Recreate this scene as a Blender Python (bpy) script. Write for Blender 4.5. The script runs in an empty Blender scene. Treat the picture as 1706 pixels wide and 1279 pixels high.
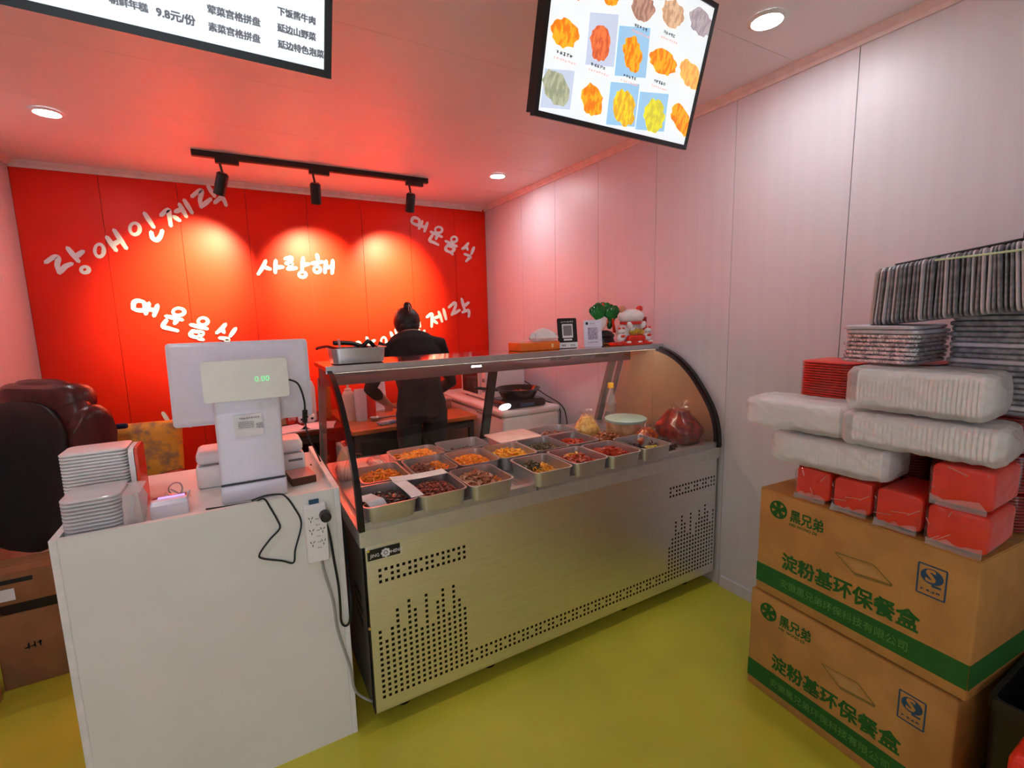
import bpy, bmesh, math, random
import numpy as np
from mathutils import Vector, Matrix, Quaternion
from math import sin, cos, pi, radians
random.seed(7)
sc = bpy.context.scene
COL = sc.collection
# ------------------------------------------------------------------ camera
YAW, PITCH, ROLL, FPX = radians(29.7508), radians(8.0867), radians(-1.3876), 798.97
CX, CY = 853.0, 639.5
CAM = Vector((0, 0, 1.5))
_f = Vector((sin(YAW)*cos(PITCH), cos(YAW)*cos(PITCH), -sin(PITCH)))
_r = Vector((cos(YAW), -sin(YAW), 0)); _u = _r.cross(_f)
_R = cos(ROLL)*_r + sin(ROLL)*_u; _U = -sin(ROLL)*_r + cos(ROLL)*_u
cam = bpy.data.cameras.new('camera'); camo = bpy.data.objects.new('camera', cam); COL.objects.link(camo)
cam.sensor_fit = 'HORIZONTAL'; cam.sensor_width = 36; cam.lens = FPX/1706*36; cam.clip_start = .02
m = Matrix((_R, _U, -_f)).transposed().to_4x4(); m.translation = CAM; camo.matrix_world = m
sc.camera = camo
def at(x, y, axis, val):                       # a photo pixel seen on a known plane of the room
    d = _f + _R*((x-CX)/FPX) - _U*((y-CY)/FPX); i = 'XYZ'.index(axis)
    return CAM + d*((val-CAM[i])/d[i])
# ------------------------------------------------------------------ world, exposure
w = bpy.data.worlds.new('evening'); sc.world = w; w.use_nodes = True
w.node_tree.nodes['Background'].inputs[0].default_value = (.62, .68, .78, 1)
w.node_tree.nodes['Background'].inputs[1].default_value = 1.7
sc.view_settings.view_transform = 'Standard'; sc.view_settings.look = 'None'
sc.view_settings.gamma = 1; sc.view_settings.use_curve_mapping = False
sc.view_settings.exposure = 1.3
sc.cycles.transparent_max_bounces = 20
LAMP = 76.0          # downlight emission
SPOTW = 140.0         # track spot watts
SPOTC = (1, .93, .50)
CASE = 8.0           # fill strip added under the case top to brighten the food
TVE = 0.34
# ------------------------------------------------------------------ materials
MATS = {}
def M(name, col=(.5,.5,.5), rough=.5, metal=0., col2=None, scale=18., var=.10, bump=0., bscale=60., emit=0., ramp=(.4,.6),
      trans=0., alpha=1., spec=.5, coat=0., tex='noise', stretch=None, ecol=None, ior=1.45, sub=0.):
    if name in MATS: return MATS[name]
    mt = bpy.data.materials.new(name); mt.use_nodes = True; nt = mt.node_tree; N = nt.nodes; L = nt.links
    b = N['Principled BSDF']
    tc = N.new('ShaderNodeTexCoord'); src = tc.outputs['Object']
    if stretch:
        mp = N.new('ShaderNodeMapping'); mp.inputs['Scale'].default_value = stretch; L.new(src, mp.inputs[0]); src = mp.outputs[0]
    if tex == 'voronoi':
        t = N.new('ShaderNodeTexVoronoi'); t.inputs['Scale'].default_value = scale; out = t.outputs['Color']
        sep = N.new('ShaderNodeSeparateColor'); L.new(out, sep.inputs[0]); out = sep.outputs[0]
    else:
        t = N.new('ShaderNodeTexNoise'); t.inputs['Scale'].default_value = scale; t.inputs['Detail'].default_value = 4; out = t.outputs['Fac']
    L.new(src, t.inputs['Vector'])
    r = N.new('ShaderNodeValToRGB'); L.new(out, r.inputs[0])
    c2 = col2 if col2 else tuple(max(0, c*(1-var)) for c in col)
    e = r.color_ramp.elements; e[0].position, e[1].position = ramp
    e[0].color = (*c2, 1); e[1].color = (*col, 1)
    L.new(r.outputs[0], b.inputs['Base Color'])
    b.inputs['Roughness'].default_value = rough; b.inputs['Metallic'].default_value = metal
    b.inputs['Specular IOR Level'].default_value = spec; b.inputs['IOR'].default_value = ior
    b.inputs['Transmission Weight'].default_value = trans; b.inputs['Alpha'].default_value = alpha
    b.inputs['Coat Weight'].default_value = coat
    if sub: b.inputs['Subsurface Weight'].default_value = sub; b.inputs['Subsurface Scale'].default_value = .02
    if emit:
        b.inputs['Emission Strength'].default_value = emit
        if ecol: b.inputs['Emission Color'].default_value = (*ecol, 1)
        else: L.new(r.outputs[0], b.inputs['Emission Color'])
    if bump:
        n2 = N.new('ShaderNodeTexNoise'); n2.inputs['Scale'].default_value = bscale; n2.inputs['Detail'].default_value = 3; L.new(src, n2.inputs['Vector'])
        bp = N.new('ShaderNodeBump'); bp.inputs['Strength'].default_value = bump; bp.inputs['Distance'].default_value = .01
        L.new(n2.outputs['Fac'], bp.inputs['Height']); L.new(bp.outputs[0], b.inputs['Normal'])
    MATS[name] = mt; return mt
def glass(name, tint=(1,1,1), rough=.01, refl=1.45, haze=.0):
    if name in MATS: return MATS[name]
    mt = bpy.data.materials.new(name); mt.use_nodes = True; nt = mt.node_tree; N = nt.nodes; L = nt.links
    N.remove(N['Principled BSDF']); o = N['Material Output']
    tr = N.new('ShaderNodeBsdfTransparent'); gl = N.new('ShaderNodeBsdfGlossy'); fr = N.new('ShaderNodeMath'); mx = N.new('ShaderNodeMixShader')
    tr.inputs[0].default_value = (*tint, 1); gl.inputs['Roughness'].default_value = rough; lw = N.new('ShaderNodeLayerWeight'); lw.inputs[0].default_value = .5
    pw = N.new('ShaderNodeMath'); pw.operation = 'POWER'; pw.inputs[1].default_value = 4.5; L.new(lw.outputs['Facing'], pw.inputs[0])
    f0 = ((refl-1)/(refl+1))**2; fr.operation = 'MULTIPLY_ADD'; L.new(pw.outputs[0], fr.inputs[0]); fr.inputs[1].default_value = .5; fr.inputs[2].default_value = f0
    nz = N.new('ShaderNodeTexNoise'); nz.inputs['Scale'].default_value = 9
    tc = N.new('ShaderNodeTexCoord'); L.new(tc.outputs['Object'], nz.inputs['Vector'])
    L.new(fr.outputs[0], mx.inputs[0]); L.new(tr.outputs[0], mx.inputs[1]); L.new(gl.outputs[0], mx.inputs[2]); last = mx
    if haze:
        df = N.new('ShaderNodeBsdfDiffuse'); df.inputs[0].default_value = (.96,.94,.92,1)
        ml = N.new('ShaderNodeMath'); ml.operation = 'MULTIPLY'; ml.inputs[1].default_value = haze*2; L.new(nz.outputs['Fac'], ml.inputs[0])
        m2 = N.new('ShaderNodeMixShader'); L.new(ml.outputs[0], m2.inputs[0]); L.new(mx.outputs[0], m2.inputs[1]); L.new(df.outputs[0], m2.inputs[2]); last = m2
    L.new(last.outputs[0], o.inputs['Surface'])
    MATS[name] = mt; return mt
m_redwall = M('red wall panel', (.80,.021,.005), .40, scale=3, var=.06, bump=.02, bscale=90, spec=.22)
m_white = M('white paint', (.83,.80,.80), .55)
m_rwall = M('white pvc panel', (.68,.655,.695), .42, scale=4, var=.03, bump=.012, bscale=30, stretch=(1,6,.15))
m_ceil = M('ceiling board', (.80,.76,.76), .45, scale=3, var=.03)
m_trim = M('peach cornice', (.80,.66,.62), .45)
m_seam = M('panel seam', (.33,.26,.27), .7)
m_redseam = M('red panel seam', (.35,.02,.012), .6)
m_letter = M('white lettering', (.82,.80,.79), .6, scale=30, var=.05)
m_floor = M('olive yellow epoxy', (.66,.58,.05), .24, col2=(.50,.47,.04), scale=2.2, ramp=(.3,.7), bump=.05, bscale=6)
m_lam = M('white laminate', (.76,.745,.69), .45, scale=6, var=.03)
m_lamedge = M('laminate edge', (.80,.78,.75), .4)
m_steel = M('brushed steel', (.82,.82,.83), .40, 1., scale=40, var=.10, bump=.02, bscale=80, stretch=(.3,1,14))
m_steel2 = M('tray steel', (.56,.54,.53), .32, .75, scale=20, var=.08)
m_slab = M('matt steel edge', (.62,.62,.61), .38, .75, scale=20, var=.06)
m_side = M('grey painted steel', (.22,.20,.18), .45, .3)
m_blk = M('black plastic', (.012,.011,.012), .35, scale=30)
m_blkgloss = M('gloss black trim', (.010,.009,.010), .12, scale=30)
m_dark = M('dark interior', (.006,.006,.006), .8)
m_rub = M('black cable', (.012,.012,.013), .5)
m_grey = M('grey cable', (.36,.35,.33), .5)
m_pos = M('silver plastic', (.76,.73,.80), .35, .05, scale=50, var=.03)
m_posd = M('pale display housing', (.82,.81,.72), .3, scale=10, var=.05)
m_wplast = M('white plastic', (.84,.82,.80), .38, scale=25, var=.04)
m_carton = M('brown cardboard', (.50,.245,.06), .75, scale=9, var=.16, bump=.05, bscale=40)
m_carton2 = M('dark cardboard', (.30,.13,.05), .8, scale=9, var=.16)
m_green = M('green print', (.012,.115,.012), .7, scale=30)
m_ltext = M('pale green print', (.10,.26,.05), .7, scale=30)
m_blue = M('blue print', (.02,.07,.13), .7)
m_leather = M('maroon leather', (.085,.020,.018), .28, scale=30, var=.3, bump=.12, bscale=120)
m_leatherb = M('black leather', (.010,.008,.008), .42, scale=30, bump=.1, bscale=120)
m_chrome = M('chrome', (.8,.78,.75), .1, 1.)
m_wood = M('orange wood top', (.58,.19,.055), .3, scale=4, col2=(.42,.12,.035), stretch=(1,8,1))
m_dwood = M('dark wood', (.10,.025,.012), .25, scale=6, stretch=(1,6,1))
m_red = M('red plastic', (.80,.032,.014), .32, scale=20, var=.12)
m_darkred = M('dark red plastic', (.36,.014,.012), .35, scale=20, var=.2)
m_wrap = glass('clear wrap', (.98,.97,.97), .06, 1.42, haze=.015)
m_wrapw = M('cloudy wrap', (.95,.93,.91), .28, scale=14, var=.04, alpha=.40, bump=.15, bscale=40)
m_tub = M('clear tub plastic', (.90,.88,.89), .14, scale=30, var=.03, alpha=.62)
m_foil = M('foil', (.80,.79,.81), .25, .9, scale=60, col2=(.45,.44,.47), bump=.8, bscale=160)
m_foild = M('grey foil edge', (.34,.32,.35), .4, .2, scale=60, col2=(.20,.19,.21))
m_foilp = M('pinkish card edge', (.62,.46,.42), .5, scale=30)
m_foill = M('light foil edge', (.60,.56,.60), .4, .2, scale=60)
m_glass = glass('clear glass', (.95,.95,.96), .0, 1.34)
m_glasst = glass('bronze tinted glass', (.93,.80,.66), .03, 1.45, haze=.03)
m_orange = M('orange card', (.85,.16,.012), .4)
m_skin = M('skin', (.62,.34,.24), .5, sub=.1)
m_shirt = M('black cotton', (.012,.011,.012), .85, scale=60, bump=.1, bscale=40)
m_pants = M('dark trousers', (.018,.016,.018), .8)
m_hair = M('black hair', (.014,.008,.007), .38, scale=60, bump=.3, bscale=120, stretch=(1,1,.2))
m_lamp = M('lit diffuser', (1,1,1), .5, emit=LAMP, ecol=(.95,.96,1.0), var=0)
m_gold = M('gold', (.85,.60,.10), .22, .85, scale=60, var=.3)
m_mint = M('mint lid', (.42,.62,.54), .35)
m_paper = M('white paper', (.84,.82,.83), .7)
m_ink = M('black print', (.02,.02,.02), .7)
m_dgrey = M('grey print', (.22,.21,.21), .7)
m_yell = M('yellow cap', (.95,.55,.02), .4)
# ------------------------------------------------------------------ mesh helpers
class MB:
    def __init__(s): s.v = []; s.f = []
    def add(s, v, f, X=None):
        o = len(s.v)
        s.v += [tuple(X @ Vector(p)) if X is not None else tuple(p) for p in v]
        s.f += [tuple(i+o for i in q) for q in f]; return s
    def box(s, c, d, X=None):
        x,y,z = c; a,b,e = d[0]/2, d[1]/2, d[2]/2
        v = [(x-a,y-b,z-e),(x+a,y-b,z-e),(x+a,y+b,z-e),(x-a,y+b,z-e),(x-a,y-b,z+e),(x+a,y-b,z+e),(x+a,y+b,z+e),(x-a,y+b,z+e)]
        return s.add(v, [(0,3,2,1),(4,5,6,7),(0,1,5,4),(1,2,6,5),(2,3,7,6),(3,0,4,7)], X)
    def loft(s, loops, cap0=True, cap1=True, X=None, closed=False):
        n = len(loops[0]); v = [p for l in loops for p in l]; f = []
        R = len(loops)
        for i in range(R if closed else R-1):
            j = (i+1) % R
            for k in range(n): f.append((i*n+k, i*n+(k+1)%n, j*n+(k+1)%n, j*n+k))
        if not closed:
            if cap0: f.append(tuple(range(n-1,-1,-1)))
            if cap1: f.append(tuple((R-1)*n+k for k in range(n)))
        return s.add(v, f, X)
    def cyl(s, p0, p1, r0, r1=None, n=16, cap=True):
        r1 = r0 if r1 is None else r1
        p0, p1 = Vector(p0), Vector(p1); d = (p1-p0).normalized(); a = d.orthogonal().normalized(); b = d.cross(a)
        L = [[p + (a*cos(2*pi*k/n) + b*sin(2*pi*k/n))*r for k in range(n)] for p, r in ((p0,r0),(p1,r1))]
        return s.loft(L, cap, cap)
    def lathe(s, prof, c=(0,0,0), n=24, X=None, sx=1, sy=1, ring=False):
        L = [[(c[0]+r*cos(2*pi*k/n)*sx, c[1]+r*sin(2*pi*k/n)*sy, c[2]+z) for k in range(n)] for r, z in prof]
        return s.loft(L, True, True, X, ring)
    def tube(s, pts, r, n=8, smooth=True):
        P = [Vector(p) for p in pts]
        if smooth: P = spline(P, 6)
        L = []; a = None
        for i, p in enumerate(P):
            d = (P[min(i+1,len(P)-1)] - P[max(i-1,0)]).normalized()
            if a is None: a = d.orthogonal().normalized()
            else:
                a = a - d*a.dot(d)
                a = a.normalized() if a.length > 1e-6 else d.orthogonal().normalized()
            b = d.cross(a); L.append([p + (a*cos(2*pi*k/n) + b*sin(2*pi*k/n))*r for k in range(n)])
        return s.loft(L)
    def prism(s, poly, t, X=None):                  # polygon in xy, thickness t in z
        n = len(poly)
        v = [(x,y,0) for x,y in poly] + [(x,y,t) for x,y in poly]
        return s.add(v, [tuple(range(n-1,-1,-1)), tuple(range(n,2*n))] + [(k,(k+1)%n,n+(k+1)%n,n+k) for k in range(n)], X)
    def build(s, name, mat, parent=None, smooth=False, loc=None):
        me = bpy.data.meshes.new(name); me.from_pydata(s.v, [], s.f); me.update()
        bm = bmesh.new(); bm.from_mesh(me); bmesh.ops.recalc_face_normals(bm, faces=bm.faces); bm.to_mesh(me); bm.free()
        return link(name, me, mat, parent, smooth, loc)
def link(name, me, mat, parent=None, smooth=False, loc=None):
    if mat is not None: me.materials.append(mat)
    if smooth:
        me.polygons.foreach_set('use_smooth', [True]*len(me.polygons))
        if smooth != 2: me.set_sharp_from_angle(angle=radians(38))
    o = bpy.data.objects.new(name, me); COL.objects.link(o)
    if parent: o.parent = parent
    if loc is not None: o.location = loc
    return o
def spline(P, k=6):
    P = [Vector(p) for p in P]; out = []
    for i in range(len(P)-1):
        p0, p1, p2, p3 = P[max(i-1,0)], P[i], P[i+1], P[min(i+2,len(P)-1)]
        for j in range(k):
            t = j/k
            out.append(.5*((2*p1)+(p2-p0)*t+(2*p0-5*p1+4*p2-p3)*t*t+(3*p1-p0-3*p2+p3)*t**3))
    return out+[P[-1]]
def rrect(w, d, r, z=0, c=(0,0), n=4):
    out = []; r = min(r, w/2-1e-4, d/2-1e-4)
    for (sx, sy, a0) in ((1,1,0),(-1,1,90),(-1,-1,180),(1,-1,270)):
        for k in range(n+1):
            a = radians(a0+90*k/n); out.append((c[0]+sx*(w/2-r)+r*cos(a), c[1]+sy*(d/2-r)+r*sin(a), z))
    return out
def rbox(w, d, h, r=.006, z0=0, c=(0,0), b=None, n=4):   # box with rounded vertical edges and eased top/bottom
    b = min(r, h*.3) if b is None else b
    return [rrect(w-2*b, d-2*b, max(r-b,.0008), z0, c, n), rrect(w-.6*b, d-.6*b, r, z0+.3*b, c, n), rrect(w, d, r, z0+b, c, n), rrect(w, d, r, z0+h-b, c, n), rrect(w-.6*b, d-.6*b, r, z0+h-.3*b, c, n), rrect(w-2*b, d-2*b, max(r-b,.0008), z0+h, c, n)]
def thing(name, label, cat, loc=(0,0,0), rotz=0, group=None):
    o = bpy.data.objects.new(name, None); COL.objects.link(o); o.empty_display_size = .05
    o.location = loc; o.rotation_euler = (0,0,rotz); return tag(o, label, cat, group)
def tag(o, label, cat, group=None, kind=None):
    o['label'] = label; o['category'] = cat
    if group: o['group'] = group
    if kind: o['kind'] = kind
    return o
def struct(o): o['kind'] = 'structure'; return o
def stuff(o): o['kind'] = 'stuff'; return o
def share(name, src, parent, loc=(0,0,0), rot=(0,0,0), scale=None):
    o = bpy.data.objects.new(name, src.data); COL.objects.link(o); o.parent = parent; o.location = loc; o.rotation_euler = rot
    if scale: o.scale = scale
    return o
def frame(o, ex, ey):
    ex = Vector(ex).normalized(); ey = Vector(ey); ey = (ey-ex*ex.dot(ey)).normalized(); ez = ex.cross(ey)
    X = Matrix((ex, ey, ez)).transposed().to_4x4(); X.translation = Vector(o); return X
def text(body, size, mat, X, parent=None, name='lettering', align='LEFT', bold=0., sx=1., spacing=1.):
    cu = bpy.data.curves.new('txt', 'FONT'); cu.body = body; cu.size = size; cu.align_x = align; cu.extrude = .0006; cu.space_character = spacing
    cu.resolution_u = 2
    t = bpy.data.objects.new('txt', cu); COL.objects.link(t)
    dg = bpy.context.evaluated_depsgraph_get(); me = bpy.data.meshes.new_from_object(t.evaluated_get(dg))
    bpy.data.objects.remove(t); bpy.data.curves.remove(cu)
    me.materials.clear()
    if bold:
        bm = bmesh.new(); bm.from_mesh(me)
        for k, (a, b) in enumerate(((bold,0),(0,bold),(bold,bold))):
            m2 = me.copy(); m2.transform(Matrix.Translation((a,b,.0001*(k+1)))); bm.from_mesh(m2); bpy.data.meshes.remove(m2)
        bm.to_mesh(me); bm.free()
    me.transform(X @ Matrix.Diagonal((sx,1,1,1)))
    return link(name, me, mat, parent)
def scribble(mb, X, w, h, n, seed=0, lines=1, gap=1.5):    # small print too fine to read
    rd = random.Random(seed)
    for l in range(lines):
        for i in range(n):
            x0 = w*i/n; cw = w/n*.8; y0 = -l*h*gap
            for k in range(4):
                if k < 2: mb.box((x0+cw*rd.uniform(.3,.6), y0+h*rd.uniform(.2,.9), .0005), (cw*rd.uniform(.6,1), h*.14, .001), X)
                else: mb.box((x0+cw*rd.uniform(.1,.9), y0+h*.5, .0005), (h*.13, h*rd.uniform(.5,1), .001), X)
# ------------------------------------------------------------------ the room
XR, XL, YB, YF, ZC = 2.2, -1.136, 4.3, -1.7, 2.54
o = struct(MB().box(((XL+XR)/2,(YB+YF)/2,-.05),(XR-XL+.4,YB-YF+.4,.1)).build('floor', m_floor))
# ceiling boards
ce = struct(MB().box(((XL+XR)/2,(YB+YF)/2,ZC+.06),(XR-XL+.4,YB-YF+.4,.1)).build('ceiling', m_seam))
y = YF
while y < YB-.01:
    y1 = min(y+.6, YB)
    MB().box(((XL+XR)/2,(y+y1)/2,ZC+.006),(XR-XL,y1-y-.002,.012)).build('board', m_ceil, ce); y = y1
# right wall: planks .51 m wide with dark hairline joints
wr = struct(MB().box((XR+.06,(YB+YF)/2,ZC/2),(.1,YB-YF+.2,ZC)).build('wall_right', m_seam))
sy = [YF,-1.49,-.98,-.47,.04,.55,1.066,1.594,2.103,2.619,3.126,3.62,4.12,YB]
for a, b in zip(sy, sy[1:]): MB().box((XR+.006,(a+b)/2,ZC/2),(.012,b-a-.003,ZC)).build('panel', m_rwall, wr)
# back wall: red panels
wb = struct(MB().box(((XL+XR)/2,YB+.06,ZC/2),(XR-XL+.2,.1,ZC)).build('wall_back', m_redseam))
sx = [XL,-.702,-.267,.162,.592,1.021,1.445,1.876,XR]
for a, b in zip(sx, sx[1:]): MB().box(((a+b)/2,YB+.006,ZC/2),(b-a-.003,.012,ZC)).build('panel', m_redwall, wb)
wl = struct(MB().box((XL-.06,(YB+YF)/2,ZC/2),(.1,YB-YF+.2,ZC)).build('wall_left', m_seam))
yy = [YF+.51*k for k in range(12)]+[YB]
for a, b in zip(yy, yy[1:]): MB().box((XL-.006,(a+b)/2,ZC/2),(.012,b-a-.003,ZC)).build('panel', m_rwall, wl)
# the shop front behind the photographer: wall with a wide glazed doorway
wf = struct(MB().box((1.28,YF-.06,ZC/2),(1.94,.1,ZC)).box((-1.11,YF-.06,ZC/2),(.16,.1,ZC)).box((-.36,YF-.06,2.40),(1.36,.1,.28)).build('wall_front', m_white))
d1 = struct(MB().box((-1.005,YF-.05,1.13),(.05,.05,2.26)).box((.285,YF-.05,1.13),(.05,.05,2.26)).box((-.36,YF-.05,1.13),(.05,.05,2.26)).box((-.36,YF-.05,2.235),(1.24,.05,.05)).box((-.36,YF-.05,.04),(1.24,.05,.08)).build('door_1', m_slab))
for cx_ in (-.6825, -.0375): MB().box((cx_,YF-.05,1.145),(.595,.008,2.13)).build('pane', m_glass, d1)
# cornices
def cornice(name, p0, p1, inward):
    p0, p1, n = Vector(p0), Vector(p1), Vector(inward)
    prof = [(0,0),(.034,0),(.034,-.008),(.014,-.026),(.010,-.040),(0,-.040)]
    L = [[p + n*a + Vector((0,0,b)) for a, b in prof] for p in (p0, p1)]
    return struct(MB().loft(L).build(name, m_trim))
cornice('trim_1', (XR,YF,ZC), (XR,YB,ZC), (-1,0,0))
cornice('trim_2', (XL,YB,ZC), (XR-.034,YB,ZC), (0,-1,0))
cornice('trim_3', (XL,YB-.034,ZC), (XL,YF,ZC), (1,0,0))
struct(MB().box((XR-.006,(YF+1.58)/2,.03),(.012,1.58-YF,.06)).build('baseboard_right', m_rwall))
# ------------------------------------------------------------------ brush lettering on the red wall
Z4 = lambda a,b: (30+a*.2502, 280+b*.2502)
Z5 = lambda a,b: (420+a*.2462, 340+b*.2462)
Z3 = lambda a,b: (a*.3341, 420+b*.3341)
def brush(mb, pts, wd, conv, th=.003):
    P = [at(*conv(*p), 'Y', YB) for p in pts]; P = [Vector((p.x, p.z, 0)) for p in P]
    P = spline(P, 5) if len(P) > 2 else [P[0].lerp(P[1], t/6) for t in range(7)]
    n = len(P); Lq = []; Rq = []
    for i, p in enumerate(P):
        d = (P[min(i+1,n-1)]-P[max(i-1,0)]).normalized(); q = Vector((-d.y, d.x, 0)); t = i/(n-1)
        ww = wd*.42*(.85+.25*sin(pi*min(1,t*1.15)))
        Lq.append(p+q*ww); Rq.append(p-q*ww)
    d0 = (P[1]-P[0]).normalized(); d1_ = (P[-1]-P[-2]).normalized()
    poly = [P[0]-d0*wd*.35] + Rq + [P[-1]+d1_*wd*.3] + Lq[::-1]
    m_ = len(Lq); V = []; F = []
    for zz in (0, th):
        for a, b in zip(Lq, Rq): V += [(a.x,a.y,zz),(b.x,b.y,zz)]
        V += [tuple(poly[0])[:2]+(zz,), (P[-1]+d1_*wd*.3).to_tuple()[:2]+(zz,)]
    h = 2*m_+2
    for i in range(m_-1): F += [(2*i,2*i+1,2*i+3,2*i+2),(h+2*i,h+2*i+2,h+2*i+3,h+2*i+1),(2*i,2*i+2,h+2*i+2,h+2*i),(2*i+1,h+2*i+1,h+2*i+3,2*i+3)]
    F += [(2*m_,1,0),(h+2*m_,h,h+1),(2*m_+1,2*m_-2,2*m_-1),(h+2*m_+1,h+2*m_-1,h+2*m_-2)]
    mb.add(V, F, Matrix(((1,0,0,0),(0,0,-1,YB-.0005),(0,1,0,0),(0,0,0,1))))
def ring(mb, c, rx, ry, wd, conv, th):
    n = 22; ctr = at(*conv(*c), 'Y', YB); O_ = []; I_ = []
    for k in range(n):
        a = 2*pi*k/n; p = at(*conv(c[0]+rx*cos(a), c[1]+ry*sin(a)), 'Y', YB); d = Vector((p.x-ctr.x, p.z-ctr.z)); u = d.normalized(); h = wd*.5*(1+.15*sin(a+1))
        e, q = d+u*h, d-u*min(h, d.length*.75); O_.append((ctr.x+e.x, ctr.z+e.y)); I_.append((ctr.x+q.x, ctr.z+q.y))
    Y0 = YB-.0005
    mb.loft([[(x, Y0, z) for x, z in O_], [(x, Y0-th, z) for x, z in O_], [(x, Y0-th, z) for x, z in I_], [(x, Y0, z) for x, z in I_]], closed=True)
def word(strokes, rings, wd, conv, rw=None):
    mb = MB()
    for k, s_ in enumerate(strokes): brush(mb, s_, wd, conv, .0025+.00035*k)
    for k, r_ in enumerate(rings): ring(mb, *r_, wd*.66, conv, .0022+.0001*k)
    mb.build('lettering', m_letter, wb)
word([[(185,628),(245,590),(268,605),(262,650),(278,700)],[(280,695),(315,655),(360,635)],[(330,530),(405,622)],[(383,592),(435,553)],
      [(592,458),(655,550)],[(640,412),(722,535)],[(630,512),(680,482)],[(842,300),(905,395)],[(887,425),(897,465),(925,478),(948,455),(962,415)],
      [(952,315),(1000,278),(1008,320),(1018,385)],[(1038,322),(1078,350)],[(1075,240),(1122,325)],[(1107,213),(1160,300)],[(1048,292),(1095,272)],
      [(1158,190),(1212,150),(1222,165),(1212,215),(1222,262)],[(1225,255),(1285,205)],[(1265,120),(1310,190)],[(1310,232),(1352,198),(1372,215),(1386,250)]],
     [((446,676),26,20),((542,548),30,42),((778,404),33,38)], .034, Z4)
word([[(768,932),(772,895),(800,882),(840,892)],[(840,892),(845,940),(800,946),(762,932)],[(872,898),(850,972)],[(930,912),(905,985)],[(862,938),(915,946)],
      [(985,985),(1095,1010)],[(1062,1006),(1042,1036)],[(990,1010),(966,1052),(1010,1068),(1065,1083)],
      [(1150,1042),(1262,1070)],[(1168,1080),(1150,1112),(1210,1132)],[(1160,1085),(1230,1096),(1200,1130),(1235,1142)],
      [(1382,1038),(1355,1070),(1322,1098)],[(1358,1068),(1372,1096)],[(1450,1066),(1412,1120)],[(1342,1130),(1400,1138),(1382,1155)]],
     [((1070,956),38,24),((1232,1020),32,24)], .034, Z4)
word([[(92,382),(70,430),(40,475)],[(80,425),(125,440)],[(160,380),(156,465)],[(160,428),(210,425)],
      [(222,370),(262,362),(262,382),(228,402)],[(228,402),(268,402),(240,440)],[(240,440),(300,432)],[(345,362),(337,445)],[(342,412),(385,405)],
      [(438,340),(446,378)],[(402,402),(478,390)],[(500,385),(492,465)],[(545,380),(541,470)],[(498,430),(540,422)]],
     [((340,476),24,18),((440,442),22,20)], .034, Z5)
word([[(1078,122),(1085,98),(1105,92),(1132,104)],[(1132,104),(1126,142),(1080,126)],[(1152,115),(1128,168)],[(1186,125),(1165,186)],[(1138,146),(1175,158)],
      [(1208,187),(1285,222)],[(1252,210),(1242,238)],[(1220,210),(1200,245),(1230,260),(1260,276)],
      [(1308,250),(1385,286)],[(1325,275),(1308,308),(1350,330)],[(1320,280),(1368,298),(1348,330),(1358,340)],
      [(1462,264),(1440,290),(1420,303)],[(1446,285),(1458,310)],[(1500,292),(1482,338)],[(1436,338),(1475,355),(1462,370),(1446,388)]],
     [((1262,174),24,20),((1366,238),20,18)], .032, Z5)
word([[(690,950),(718,936),(732,950),(738,985)],[(775,902),(800,975)],[(792,942),(830,920)],[(938,868),(962,925)],[(970,850),(995,915)],
      [(1117,760),(1136,830)],[(1128,850),(1136,880),(1150,884),(1166,855)],
      [(1182,765),(1215,742),(1216,785),(1214,830)],[(1226,785),(1252,806)],[(1262,728),(1285,795)],[(1294,710),(1312,780)],[(1235,770),(1275,755)],
      [(1330,698),(1368,668),(1375,690),(1350,750)],[(1360,742),(1405,716)],[(1416,640),(1436,715)],[(1432,690),(1465,665)],[(1422,732),(1458,718),(1466,735),(1464,762)]],
     [((890,932),18,32),((805,1000),20,14),((1065,850),20,28)], .033, Z5)
word([[(742,856),(765,876),(795,860)],[(812,800),(845,852)],[(836,858),(882,830)],[(900,832),(950,868)],[(935,815),(980,850)],[(915,860),(965,835)],[(690,870),(730,905)]],
     [((858,870),18,16)], .030, Z3)
# ------------------------------------------------------------------ ceiling lights
def downlight(x, y, label):
    t = thing('downlight', label, 'ceiling light', (x,y,ZC), 0, 'recessed ceiling downlights')
    MB().lathe([(.052,-.001),(.066,-.001),(.068,-.004),(.058,-.010),(.052,-.010)], n=32, ring=True).build('rim', m_wplast, t, True)
    MB().lathe([(.0,-.004),(.054,-.004),(.054,-.0085),(.0,-.0085)], n=32).build('diffuser', m_lamp, t)
downlight(-.696, 3.29, 'round white downlight above the left end of the red wall')
downlight(1.806, 3.30, 'small round downlight by the corner of the red and white walls')
downlight(1.772, 1.176, 'large round downlight right of the hanging food menu screen')
downlight(-.35, -.95, 'round downlight behind the photographer, out of the picture')
downlight(-.696, 1.176, 'round downlight over the white counter, out of the picture')
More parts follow.
